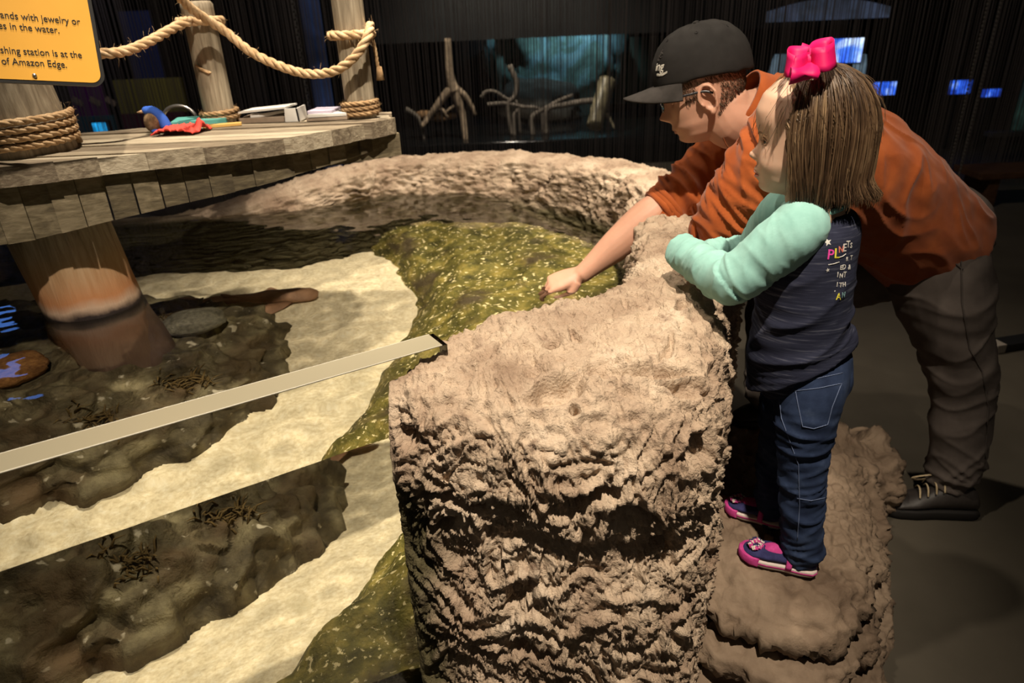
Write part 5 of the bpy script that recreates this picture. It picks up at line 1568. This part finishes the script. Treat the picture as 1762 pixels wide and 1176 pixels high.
for k in range(46):                        # loose wisps along the cheek and under the chin
    az = hg.uniform(58, 80); t0 = 0.3; pts = []
    dx = hg.uniform(-0.004, 0.020); dn = hg.uniform(0.9, 1.22)
    for j in range(11):
        q = j / 10; p = hshell(az + 14 * q, lerp(t0, 0.9, q), 0.0)
        p += Vector((dx * q, 0.004 * q, -0.03 * (dn - 0.9) * q * 3 * q))
        pts.append(GM @ p)
    hs.tube(pts, [0.0006] * 10 + [0.0002], 3, caps=False)
for k in range(130):                       # fly-aways over the crown
    az = hg.uniform(-180, 180); t0 = hg.uniform(0.03, 0.3); p = hshell(az, t0, 0.002); q_ = hshell(az, t0 + 0.12, hg.uniform(0.004, 0.016)); s_ = hshell(az + hg.uniform(-15, 15), t0 + 0.26, hg.uniform(0.004, 0.02))
    hs.tube([GM @ v for v in catmull([p, q_, s_], 4)], [0.0004] * 8 + [0.0002], 3, caps=False)
hs.obj('strands', HAIRG, hair)

# satin bow
BOWM = nmat('pink_satin_ribbon', [(0.4, (0.56, 0.004, 0.10)), (0.6, (0.62, 0.006, 0.125))], scale=10, rough=0.55, spec=0.3, bump=[(500, 0.1, 0.0005)])
bow = empty_part('hair_bow', px(1394, 108, 1.22), girl)
def ribbon(path, wdir, wid, th=0.0011, n=8):
    """strip following path, spread along wdir"""
    P = [Vector(p) for p in path]
    wd = wdir if isinstance(wdir, list) else [Vector(wdir)] * len(P)
    wi = wid if isinstance(wid, list) else [wid] * len(P)
    m_ = MB(); rings = []
    for i, p in enumerate(P):
        t = (P[min(i + 1, len(P) - 1)] - P[max(i - 1, 0)]).normalized()
        w_ = (wd[i] - t * wd[i].dot(t)).normalized(); nn = t.cross(w_)
        rings.append([p + w_ * (s * wi[i] / 2) + nn * (e * th) for e in (-0.5, 0.5) for s in ([-1, -0.5, 0, 0.5, 1] if e < 0 else [1, 0.5, 0, -0.5, -1])])
    m_.loft(rings)
    return m_
D_ = 1.20
def bp(x, y, d): return px(x, y, d)
kn = bp(1393, 105, 1.195)
wv = Vector((0.25, 0.35, 0.9))
# loops: leave the knot, swing round and come back
l1 = catmull([kn, bp(1380, 113, 1.172), bp(1362, 115, 1.170), bp(1353, 108, 1.195), bp(1362, 98, 1.222), bp(1380, 98, 1.218), kn], 8)
ribbon(l1, Vector((0.15, 0.35, 0.92)), [0.016] * 3 + [0.034] * 43 + [0.016] * 3).obj('loop', BOWM, bow)
l2 = catmull([kn, bp(1404, 104, 1.172), bp(1424, 101, 1.165), bp(1437, 92, 1.19), bp(1426, 85, 1.225), bp(1406, 90, 1.222), kn], 8)
ribbon(l2, Vector((-0.10, 0.35, 0.92)), [0.016] * 3 + [0.038] * 43 + [0.016] * 3).obj('loop', BOWM, bow)
t1 = catmull([kn, bp(1388, 116, 1.168), bp(1383, 128, 1.155), bp(1379, 140, 1.16)], 6)
ribbon(t1, Vector((1, 0.25, 0.18)), [lerp(0.014, 0.046, sst(0, 0.5, k / 18)) for k in range(19)]).obj('tail', BOWM, bow)
t2 = catmull([kn, bp(1398, 94, 1.225), bp(1402, 82, 1.245)], 6)
ribbon(t2, Vector((1, 0.15, -0.1)), [lerp(0.014, 0.044, sst(0, 0.6, k / 12)) for k in range(13)]).obj('tail', BOWM, bow)
m_ = MB(); m_.ball(kn, (0.010, 0.010, 0.011), 14, 10); m_.obj('knot', BOWM, bow)
# ------------------------------------------------------------------ dark hall behind the pool
YC = 5.9
# mesh curtain of fine hanging strands
CURT = nmat('curtain_bead', [(0.3, (0.06, 0.052, 0.05)), (0.7, (0.13, 0.112, 0.106))], scale=1.2, rough=0.5, spec=0.35, stretch=(6, 6, 0.2))
cm = MB(); rc = random.Random(9)
x = -6.6
while x < 7.2:
    p = 0.05 * math.sin(x * 5.0) + 0.03 * math.sin(x * 13.7 + 1)
    y = YC + p + (0.25 * (x - 3.2) * -1 if x > 3.2 else 0)
    r = rc.uniform(0.0025, 0.005)
    cm.tube([(x, y, 0.02), (x + rc.gauss(0, 0.004), y, 1.2), (x + rc.gauss(0, 0.006), y, 4.7)], r, 5, caps=False)
    x += rc.uniform(0.014, 0.026)
tag(cm.obj('bead_curtain', CURT), 'dark see-through curtain of fine hanging strands behind the pool', 'curtain', kind='stuff')
# pale cords bunched at one side of the curtain
PALE = plain('pale_cord', (0.10, 0.09, 0.078), 0.7)
for (x0, lb) in ((1722, 'pale beaded cord hanging down the curtain far behind the man, nearest the tank window'), (1700, 'pale beaded cord hanging down the curtain far behind the man, furthest from the tank window')):
    a = px(x0, 5, 4.9); m_ = MB()
    for k in range(64):
        m_.ball((a.x, a.y, 0.1 + k * 0.026), (0.008, 0.008, 0.013), 8, 6)
    tag(m_.obj('beaded_cord', PALE), lb, 'cord')

# flooded forest tank behind the curtain
TK = nmat('dark_tank', [(0.3, (0.006, 0.007, 0.008)), (0.7, (0.016, 0.017, 0.018))], scale=2, rough=0.6)
m_ = MB(); m_.box((0.6, 9.6, 1.3), (6.5, 0.1, 2.6)); tag(m_.obj('tank_backdrop', TK), 'black back panel of the flooded forest display', 'panel')
m_ = MB(); m_.box((0.6, 8.4, 0.14), (6.5, 2.3, 0.28), bev=0.02); tag(m_.obj('display_pool', plain('black_water', (0.006, 0.007, 0.008), 0.12, 0.5)), 'black still water of the flooded forest display behind the curtain', 'display pool')
ZT = 0.285
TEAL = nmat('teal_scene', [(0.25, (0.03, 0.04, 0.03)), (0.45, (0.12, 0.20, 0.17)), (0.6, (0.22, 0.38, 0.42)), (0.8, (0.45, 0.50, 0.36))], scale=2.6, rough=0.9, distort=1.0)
a = px(862, 66, 9.3); b = px(1108, 190, 9.3)
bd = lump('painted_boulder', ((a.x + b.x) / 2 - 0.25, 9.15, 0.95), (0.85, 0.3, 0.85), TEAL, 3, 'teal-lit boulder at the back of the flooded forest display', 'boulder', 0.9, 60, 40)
lump('dark_boulder', (0.45, 8.7, 0.42), (0.55, 0.3, 0.34), plain('dark_boulder_rock', (0.03, 0.026, 0.02), 0.9), 6, 'dark boulder in front of the teal-lit one in the display', 'boulder', 0.9, 50, 34)
m_ = MB(); m_.box((1.75, 9.45, 0.75), (0.75, 0.04, 0.8)); tag(m_.obj('green_panel', nmat('green_panel_paint', [(0.3, (0.09, 0.12, 0.09)), (0.7, (0.17, 0.21, 0.15))], scale=2, rough=0.9)), 'dim green painted panel beside the boulders of the display', 'panel')
BARK = nmat('pale_root', [(0.3, (0.17, 0.125, 0.085)), (0.7, (0.40, 0.31, 0.22))], scale=20, rough=0.8, bump=[(40, 0.4, 0.01)])
DBARK = nmat('dim_root', [(0.3, (0.10, 0.085, 0.07)), (0.7, (0.22, 0.19, 0.16))], scale=20, rough=0.8)
def branch(mb, pts, r0, r1, n=8, k=6):
    P = catmull(pts, k); mb.tube(P, [lerp(r0, r1, i / (len(P) - 1)) for i in range(len(P))], n)
Y0 = 7.6
zt_ = px(960, 63, 8.0).z
m_ = MB(); m_.box((0.6, 8.0, (zt_ + 3.2) / 2), (6.5, 0.08, 3.2 - zt_)); m_.box((-2.6, 8.0, 1.6), (0.1, 0.08, 3.2)); m_.box((3.8, 8.0, 1.6), (0.1, 0.08, 3.2)); tag(m_.obj('display_surround', TK, smooth=False), 'black header and side posts framing the flooded forest display', 'display frame')
def bq(x, y, d=Y0): return px(x, y, d)
m_ = MB(); branch(m_, [bq(770, 66), bq(772, 110), bq(776, 140), bq(782, 158)], 0.03, 0.06, 10)
branch(m_, [bq(782, 150), bq(788, 175), bq(795, 196), bq(800, 220, 7.5) - Vector((0, 0, 0.15))], 0.055, 0.03)
branch(m_, [bq(780, 150), bq(765, 165), bq(748, 188), bq(735, 205), bq(726, 218, 7.5)], 0.05, 0.022)
branch(m_, [bq(784, 152), bq(800, 165), bq(812, 184), bq(818, 198)], 0.04, 0.015)
branch(m_, [bq(750, 184), bq(762, 190), bq(770, 202)], 0.025, 0.012); branch(m_, [bq(790, 178), bq(776, 186), bq(764, 196)], 0.02, 0.01)
tag(m_.obj('mangrove_tree', BARK), 'pale stilt-rooted tree trunk standing in the display behind the curtain', 'tree')
for pts, r0, r1, lb in [([(698, 188), (712, 196), (722, 208)], 0.03, 0.015, 'short pale root arching left of the stilt-rooted tree'),
                    ([(828, 168), (836, 158), (852, 158), (872, 170), (890, 178)], 0.02, 0.012, 'thin hooked root right of the stilt-rooted tree'),
                    ([(876, 112), (888, 140), (886, 165), (874, 182)], 0.03, 0.02, 'greenish upright root in front of the teal-lit boulder'),
                    ([(838, 180), (870, 178), (900, 184), (930, 190)], 0.022, 0.015, 'low root lying between the tree and the boulder'),
                    ([(916, 202), (940, 186), (965, 172), (985, 164)], 0.03, 0.018, 'slanting root rising towards the hanging log'),
                    ([(940, 190), (975, 180), (1010, 174), (1050, 172)], 0.03, 0.03, 'bluish root lying along the water behind the hanging log'),
                    ([(884, 202), (890, 190), (896, 180)], 0.02, 0.012, 'stubby root standing in the water before the boulder')]:
    m_ = MB(); P = [bq(x, y, Y0) for x, y in pts]; lo = min(range(len(P)), key=lambda i: P[i].z); dz = ZT - P[lo].z
    P = P + [Vector((P[-1].x + 0.03, P[-1].y, ZT - 0.02))] if lo == len(P) - 1 else [Vector((P[0].x, P[0].y, ZT - 0.02))] + P; branch(m_, P, r0, r1); tag(m_.obj('root', DBARK), lb, 'root')
for k, (x, y, r) in enumerate([(730, 198, 0.10), (756, 202, 0.09), (776, 200, 0.07)]):
    q = bq(x, y, 7.7); lump('leaf_heap', (q.x, q.y, max(ZT, q.z)), (r, r * 0.8, r * 0.5), plain('dry_leaf', (0.20, 0.12, 0.06), 0.9), 11 + k, ['dry leaf heap at the left foot of the stilt-rooted tree', 'dry leaf heap under the stilt-rooted tree trunk', 'dry leaf heap at the right foot of the stilt-rooted tree'][k], 'leaf heap', 1.0, 20, 14)
m_ = MB(); branch(m_, [bq(1045, 140, 7.0), bq(1038, 165, 6.9), bq(1030, 190, 6.8), bq(1023, 218, 6.7)], 0.085, 0.075, 14)
m_.tube([bq(1045, 142, 7.0), Vector((bq(1045, 140, 7.0).x, 7.0, 4.8))], 0.006, 6)
branch(m_, [bq(1044, 196, 6.8), bq(1052, 210, 6.75), bq(1058, 222, 6.7)], 0.02, 0.008)
tag(m_.obj('hanging_log', nmat('log_bark', [(0.3, (0.10, 0.085, 0.05)), (0.7, (0.36, 0.32, 0.21))], scale=9, rough=0.45, spec=0.5)), 'pale wet log hanging over the dark water behind the curtain', 'log')
spot('display_spot', (0.0, 6.6, 3.2), (0.2, 8.0, 0.4), 330, 80, 0.8, 0.1, (1.0, 0.88, 0.7), False)
spot('display_teal_spot', (0.9, 8.3, 2.6), (0.6, 9.3, 0.9), 190, 70, 0.8, 0.1, (0.55, 0.85, 1.0), False)

# screens and other lit things on the far side
SCRB = plain('screen_frame', (0.01, 0.01, 0.012), 0.4)
def screen(name, x0, y0, x1, y1, d, mats, label):
    a, b = px(x0, y0, d), px(x1, y1, d)
    c = (a + b) / 2; wx, wz = abs(b.x - a.x), abs(a.z - b.z)
    r = empty(name, (c.x, d, c.z - wz / 2), label, 'screen')
    m_ = MB(); m_.box((c.x, d + 0.03, c.z), (wx + 0.03, 0.05, wz + 0.03)); m_.obj('frame', SCRB, r, smooth=False)
    if c.z < 1.0: m_ = MB(); m_.box((c.x, d + 0.05, (c.z - wz / 2) / 2), (0.05, 0.04, c.z - wz / 2)); m_.obj('stand', SCRB, r, smooth=False)
    m_ = MB(); m_.box((c.x, d, c.z), (wx, 0.008, wz)); o = m_.obj('display', mats, r, smooth=False)
    return r
def scrmat(name, ramp, sc, st):
    m = bpy.data.materials.new(name); m.use_nodes = True; nt = m.node_tree; b = nt.nodes['Principled BSDF']
    tc = nt.nodes.new('ShaderNodeTexCoord'); nz = nt.nodes.new('ShaderNodeTexNoise'); nz.inputs['Scale'].default_value = sc; nz.inputs['Detail'].default_value = 3
    nz.inputs['Distortion'].default_value = 1.2
    cr = nt.nodes.new('ShaderNodeValToRGB'); el = cr.color_ramp.elements
    while len(el) < len(ramp): el.new(0.5)
    for e, (p, c) in zip(el, ramp): e.position = p; e.color = (*c, 1)
    nt.links.new(tc.outputs['Object'], nz.inputs['Vector']); nt.links.new(nz.outputs['Fac'], cr.inputs[0])
    nt.links.new(cr.outputs[0], b.inputs['Emission Color']); b.inputs['Emission Strength'].default_value = st
    b.inputs['Base Color'].default_value = (0, 0, 0, 1)
    return m
BLUE = scrmat('blue_screen', [(0.35, (0.01, 0.05, 0.6)), (0.5, (0.08, 0.25, 1.0)), (0.65, (0.7, 0.85, 1.0))], 3.0, 1.5)
BLU2 = scrmat('blue_screen_small', [(0.4, (0.01, 0.04, 0.35)), (0.55, (0.03, 0.13, 0.8)), (0.72, (0.5, 0.7, 0.9))], 5.0, 1.4)
screen('wall_screen', 1412, 68, 1480, 107, 7.3, BLUE, 'large bright blue screen on the far wall above the girl')
screen('desk_screen', 1504, 142, 1540, 163, 7.3, BLU2, 'small blue screen with pale border just right of the girl\'s hair')
screen('desk_screen', 1637, 139, 1668, 161, 7.3, BLU2, 'small blue screen in the hall, middle one of the three past the man\'s back')
screen('desk_screen', 1692, 154, 1720, 166, 7.3, BLU2, 'low blue lit screen in the hall, furthest past the man\'s back')
screen('desk_screen', 546, 180, 568, 194, 7.0, BLU2, 'tiny blue screen beyond the deck beside the white papers')
CYAN = scrmat('cyan_screen', [(0.4, (0.0, 0.12, 0.3)), (0.6, (0.02, 0.35, 0.75))], 6.0, 1.2)
screen('tablet_screen', 157, 212, 187, 226, 6.6, CYAN, 'small cyan tablet screen beyond the deck near the yellow sign')
PAN = scrmat('white_border', [(0.4, (0.4, 0.5, 0.6)), (0.6, (0.7, 0.75, 0.85))], 3.0, 0.8)
for x0, x1, lb in ((1325, 1362, 'pale blue light patch, a glowing shape on the far wall left of the pink bow'), (1470, 1492, 'pale blue light patch, a glowing shape on the far wall right of the large screen')):
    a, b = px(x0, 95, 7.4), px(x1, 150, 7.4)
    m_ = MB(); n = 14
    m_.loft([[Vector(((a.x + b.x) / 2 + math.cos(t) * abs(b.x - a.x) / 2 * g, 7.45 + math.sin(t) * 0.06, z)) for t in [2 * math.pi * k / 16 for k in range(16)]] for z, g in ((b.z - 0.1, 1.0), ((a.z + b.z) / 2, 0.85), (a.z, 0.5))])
    tag(m_.obj('light_patch', scrmat('patch_glow', [(0.4, (0.10, 0.16, 0.22)), (0.7, (0.30, 0.42, 0.50))], 4.0, 0.45)), lb, 'light patch')  # glowing solid stands in for lamp light falling on the wall
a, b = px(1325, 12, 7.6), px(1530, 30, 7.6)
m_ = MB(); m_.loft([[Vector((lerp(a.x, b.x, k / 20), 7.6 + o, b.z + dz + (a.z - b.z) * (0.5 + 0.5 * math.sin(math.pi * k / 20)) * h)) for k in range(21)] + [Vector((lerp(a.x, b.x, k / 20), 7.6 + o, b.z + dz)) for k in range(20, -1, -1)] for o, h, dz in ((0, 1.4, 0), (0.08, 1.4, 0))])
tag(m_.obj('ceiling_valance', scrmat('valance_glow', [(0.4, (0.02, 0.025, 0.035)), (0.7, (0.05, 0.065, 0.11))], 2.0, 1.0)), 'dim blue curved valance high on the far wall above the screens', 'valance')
# tank window at the far side and a timber bench below it
a, b = px(1690, 60, 6.6), px(1762, 290, 6.6)
tw = empty('tank_window', (b.x + 0.3, 6.6, 0.3), 'dim green aquarium window in the far wall beyond the man', 'tank window')
m_ = MB(); m_.box((b.x + 0.55, 6.62, 0.72), (1.5, 0.05, 0.85)); m_.obj('pane', scrmat('tank_green', [(0.35, (0.006, 0.012, 0.010)), (0.55, (0.018, 0.04, 0.030)), (0.75, (0.06, 0.085, 0.065))], 2.5, 0.7), tw, smooth=False)
m_ = MB(); m_.box((b.x + 0.5, 6.58, 0.27), (1.9, 0.12, 0.04)); m_.obj('sill', plain('sill_grey', (0.10, 0.10, 0.10), 0.5), tw, smooth=False)
bw = wood('bench_wood', [(0.3, (0.05, 0.022, 0.010)), (0.7, (0.12, 0.055, 0.026))], (2, 8, 8))
bn = empty('bench', (4.6, 5.2, 0), 'brown timber bench standing at the far wall past the man', 'bench')
q = px(1715, 312, 5.2)
m_ = MB(); m_.box((q.x + 0.5, 5.2, 0.24), (1.5, 0.35, 0.05), bev=0.008); m_.obj('seat', bw, bn, smooth=False)
for dx in (-0.12, 1.1):
    m_ = MB(); m_.box((q.x + dx, 5.2, 0.107), (0.08, 0.3, 0.21), bev=0.005); m_.obj('leg', bw, bn, smooth=False)
# black stanchion foot on the floor at the edge of the view
sa = empty('display_stand', (2.35, 2.78, 0), 'black floor stand with a pale end block at the edge of the view', 'stand')
BK = plain('black_metal', (0.010, 0.010, 0.011), 0.5, 0.4)
m_ = MB(); m_.box((2.46, 2.80, 0.02), (0.56, 0.08, 0.035), Euler((0, 0, R(12))), bev=0.004); m_.obj('base', BK, sa, smooth=False)
m_ = MB(); m_.box((2.48, 2.82, 0.45), (0.05, 0.05, 0.84), bev=0.004); m_.obj('upright', BK, sa, smooth=False)
m_ = MB(); m_.box((2.175, 2.74, 0.022), (0.05, 0.085, 0.042), Euler((0, 0, R(12))), bev=0.003); m_.obj('end_block', plain('pale_block', (0.32, 0.28, 0.24), 0.7), sa, smooth=False)
# coloured panels, chain and chair beyond the deck
def panel(name, x0, y0, x1, y1, d, col, label):
    a, b = px(x0, y0, d), px(x1, y1, d)
    if y1 == 240: b.z = 0.0
    c = (a + b) / 2
    m_ = MB(); m_.box((c.x, d, c.z), (abs(b.x - a.x), 0.04, abs(a.z - b.z)), bev=0.004)
    return tag(m_.obj(name, plain(name + '_paint', col, 0.8), smooth=False), label, 'panel')
panel('purple_panel', 90, 60, 200, 240, 6.95, (0.12, 0.02, 0.12), 'dim purple wall panel beyond the deck beside the yellow sign')
panel('navy_panel', 205, 20, 310, 240, 6.95, (0.02, 0.03, 0.10), 'dark blue wall panel beyond the deck left of the rail post')
panel('olive_panel', 195, 138, 325, 192, 6.85, (0.22, 0.19, 0.04), 'olive yellow wall panel beyond the deck left of the rail post')
panel('teal_panel', 90, 203, 205, 240, 6.85, (0.015, 0.10, 0.13), 'teal wall panel low beyond the deck beside the yellow sign')
panel('maroon_panel', 208, 195, 330, 240, 6.85, (0.09, 0.02, 0.035), 'dark red wall panel low beyond the deck behind the toy bird')
for k, x in enumerate((121, 152, 179)):
    q = px(x, 177, 6.8); m_ = MB(); m_.box((q.x, 6.92, q.z), (0.10, 0.01, 0.05), Euler((0, R(35), 0)))
    tag(m_.obj('diamond_plaque', plain('plaque', (0.30, 0.22, 0.14), 0.8), smooth=False), ['small tan diamond on the purple panel, nearest the yellow sign', 'small tan diamond on the purple panel, middle of three', 'small tan diamond on the purple panel, nearest the rail post'][k], 'plaque')
spot('panel_spot', (-3.0, 5.0, 3.4), (-3.9, 6.9, 0.9), 60, 60, 0.8, 0.1, (0.9, 0.85, 1.0), False)
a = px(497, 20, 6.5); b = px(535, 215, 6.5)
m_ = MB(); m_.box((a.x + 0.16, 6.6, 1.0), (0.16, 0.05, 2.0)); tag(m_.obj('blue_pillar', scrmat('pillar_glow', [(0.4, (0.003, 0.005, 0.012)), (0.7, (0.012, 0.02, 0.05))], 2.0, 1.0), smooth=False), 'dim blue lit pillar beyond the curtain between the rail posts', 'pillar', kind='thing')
m_ = MB()
for k in range(60): m_.tube([(a.x + 0.04 + 0.012 * math.cos(t) * (k % 2), 6.5 + 0.012 * math.cos(t) * ((k + 1) % 2), 0.2 + k * 0.03 + 0.022 * math.sin(t)) for t in [2 * math.pi * j / 10 for j in range(10)]], 0.004, 5, closed=True)
tag(m_.obj('chain', plain('chain_steel', (0.35, 0.33, 0.30), 0.35, metallic=0.6)), 'steel chain hanging beside the blue pillar beyond the deck', 'chain')

# ------------------------------------------------------------------ things lying on the deck
ZD2 = ZD + 0.004
# white display box leaning open, with a cone shell underneath
q = px(465, 210, 2.29)
bxr = empty('folding_display', (q.x, q.y, ZD2), 'white and brown folding display stand lying on the deck by the rail post', 'display stand')
WHITE = nmat('white_card', [(0.4, (0.55, 0.53, 0.50)), (0.6, (0.62, 0.60, 0.57))], scale=8, rough=0.7)
BRN = nmat('brown_board', [(0.4, (0.20, 0.15, 0.11)), (0.6, (0.27, 0.21, 0.16))], scale=10, rough=0.8)
def slabpts(P, th, nm, mat, parent):
    m_ = MB(); P = [Vector(p) for p in P]; n_ = (P[1] - P[0]).cross(P[2] - P[0]).normalized() * th
    m_.add(P + [p + n_ for p in P], [(3, 2, 1, 0), (4, 5, 6, 7), (0, 1, 5, 4), (1, 2, 6, 5), (2, 3, 7, 6), (3, 0, 4, 7)]); o = m_.obj(nm, mat, parent, smooth=False); outward(o.data); return o
yb = 2.26
a0, a1 = px(411, 213, yb), px(512, 209, yb)
zt = px(495, 187, yb).z
slabpts([(px(410, 196, yb).x, yb, px(410, 196, yb).z), (px(490, 188, yb).x, yb, zt), (px(490, 188, yb).x + 0.01, yb + 0.11, zt), (px(410, 196, yb).x + 0.01, yb + 0.11, px(410, 196, yb).z)], 0.005, 'top_board', WHITE, bxr)
slabpts([(px(489, 188, yb).x, yb, zt), (px(511, 188, yb).x, yb, zt), (px(516, 210, yb).x, yb, ZD2), (px(491, 210, yb).x, yb, ZD2)], 0.006, 'front_board', WHITE, bxr)
slabpts([(px(511, 188, yb).x, yb, zt), (px(511, 188, yb).x, yb + 0.10, zt), (px(516, 210, yb).x, yb + 0.10, ZD2), (px(516, 210, yb).x, yb, ZD2)], 0.005, 'side_board', WHITE, bxr)
m_ = MB(); c0, c1 = px(412, 212, yb), px(490, 212, yb); m_.box(((c0.x + c1.x) / 2, yb + 0.06, ZD2 + 0.008), (c1.x - c0.x, 0.12, 0.016), bev=0.002); m_.obj('base_board', BRN, bxr, smooth=False)
m_ = MB(); q = px(430, 203, yb); m_.tube([(q.x, yb + 0.01, q.z), (px(455, 200, yb).x, yb + 0.02, px(455, 199, yb).z), (px(486, 193, yb).x, yb + 0.03, px(486, 193, yb).z)], [0.008, 0.006, 0.004], 10); m_.obj('rolled_flap', WHITE, bxr)
# white folders with papers
for k, (x0, x1, yy, z_, rz, mt, lb) in enumerate([(526, 596, 2.24, 0.006, 3, BRN, 'brown clipboard at the bottom of the papers by the far rail post'), (528, 594, 2.24, 0.017, 6, WHITE, 'white folder lying on the brown clipboard by the far rail post'), (532, 575, 2.25, 0.026, -4, plain('lilac_paper', (0.45, 0.40, 0.50), 0.7), 'lilac booklet lying on top of the white folder')]):
    a, b = px(x0, 205, yy), px(x1, 205, yy)
    m_ = MB(); m_.box(((a.x + b.x) / 2, yy + 0.05, ZD2 + z_), (b.x - a.x, 0.10, 0.009), Euler((0, 0, R(rz))), bev=0.001); tag(m_.obj(['clipboard', 'folder', 'booklet'][k], mt, smooth=False), lb, 'papers')
# teal tray, tan board, blue pen
a, b = px(285, 218, 2.22), px(392, 214, 2.30)
m_ = MB(); m_.box(((a.x + b.x) / 2, 2.30, ZD2 + 0.010), (b.x - a.x, 0.12, 0.018), Euler((0, 0, R(14))), bev=0.003); tag(m_.obj('tray', plain('teal_plastic', (0.10, 0.34, 0.31), 0.5), smooth=False), 'flat teal tray lying on the deck behind the red cloth', 'tray')
a, b = px(345, 217, 2.18), px(420, 214, 2.24)
m_ = MB(); m_.box(((a.x + b.x) / 2, 2.21, ZD2 + 0.005), (b.x - a.x, 0.035, 0.007), Euler((0, 0, R(18)))); tag(m_.obj('ruler', plain('yellow_wood', (0.55, 0.34, 0.10), 0.6), smooth=False), 'thin yellow-brown ruler lying between the red cloth and the display stand', 'ruler')
# red cloth
q = px(312, 222, 2.12); m_ = MB(); v = []; f = []
for i in range(31):
    for j in range(21):
        u_, w_ = i / 30 - 0.5, j / 20 - 0.5
        z = 0.012 + 0.016 * max(0, vnoise(u_, w_, 1, 6)) + 0.010 * abs(vnoise(u_, w_, 4, 12)) - 0.012 * (abs(u_) * 2) ** 4
        v.append((q.x + u_ * 0.125 + 0.02 * w_, q.y + w_ * 0.10, ZD2 + max(0.002, z) + (0.018 * sst(0.25, 0.45, u_) * sst(0.3, 0.0, abs(w_ - 0.1)))))
for i in range(30):
    for j in range(20): a = i * 21 + j; f.append((a, a + 21, a + 22, a + 1))
m_.add(v, f); cl = tag(m_.obj('cloth', plain('red_cloth', (0.62, 0.06, 0.045), 0.8)), 'crumpled red cloth lying on the deck in front of the teal tray', 'cloth')
md = cl.modifiers.new('s', 'SOLIDIFY'); md.thickness = 0.003
# plush bird
q = px(270, 222, 2.14)
bd = empty('toy_bird', (q.x, q.y, ZD2), 'small blue and brown toy bird beside the red cloth on the deck', 'toy bird')
PBL = plain('blue_plush', (0.03, 0.10, 0.45), 0.9); PBR = nmat('brown_plush', [(0.4, (0.10, 0.06, 0.03)), (0.6, (0.20, 0.13, 0.07))], scale=60, rough=0.95)
m_ = MB(); m_.ball((q.x - 0.008, q.y, ZD2 + 0.030), (0.024, 0.022, 0.031), 18, 12); m_.obj('belly', PBR, bd)
m_ = MB(); m_.tube(catmull([(q.x - 0.016, q.y - 0.004, ZD2 + 0.064), (q.x + 0.002, q.y, ZD2 + 0.062), (q.x + 0.018, q.y + 0.005, ZD2 + 0.042), (q.x + 0.028, q.y + 0.006, ZD2 + 0.012)], 5), [lerp(0.011, 0.017, k / 15) for k in range(16)], 12); m_.obj('wing', PBL, bd)
m_ = MB(); m_.ball((q.x - 0.014, q.y - 0.002, ZD2 + 0.064), (0.015, 0.013, 0.012), 14, 10); m_.obj('head', PBL, bd)
m_ = MB(); m_.tube([(q.x - 0.024, q.y - 0.004, ZD2 + 0.062), (q.x - 0.042, q.y - 0.008, ZD2 + 0.060)], [0.006, 0.0015], 10); m_.obj('beak', plain('beak_tan', (0.40, 0.26, 0.15), 0.7), bd)
m_ = MB(); m_.ball((q.x + 0.004, q.y - 0.018, ZD2 + 0.006), (0.014, 0.008, 0.006), 12, 8); m_.obj('foot', PBL, bd)
# bent chrome handle beyond the tray
q = px(312, 214, 2.42); m_ = MB()
m_.tube([(q.x + 0.055 * math.cos(R(180 - 180 * k / 16)), q.y, ZD2 + 0.042 * math.sin(R(180 * k / 16)) + 0.004) for k in range(17)], 0.006, 10)
tag(m_.obj('bent_handle', plain('chrome_tube', (0.45, 0.43, 0.42), 0.3, metallic=0.9)), 'bent metal hoop standing on the deck behind the teal tray', 'hoop')

# blue lamps of the hall beyond the deck, mirrored in the water on the far left
for k, (x, y, z) in enumerate([(-4.7, 5.6, 2.7), (-4.6, 5.5, 2.15), (-4.7, 5.6, 1.65)]):
    m_ = MB(); m_.box((x, y, z), (0.5, 0.06, 0.10), bev=0.01)
    lp = tag(m_.obj('lamp_bar', emit('blue_lamp', (0.12, 0.32, 1.0), 2.0), smooth=False), ['blue lamp bar on the left of the hall, topmost of three', 'blue lamp bar on the left of the hall, middle of three', 'blue lamp bar on the left of the hall, lowest of three'][k], 'lamp')
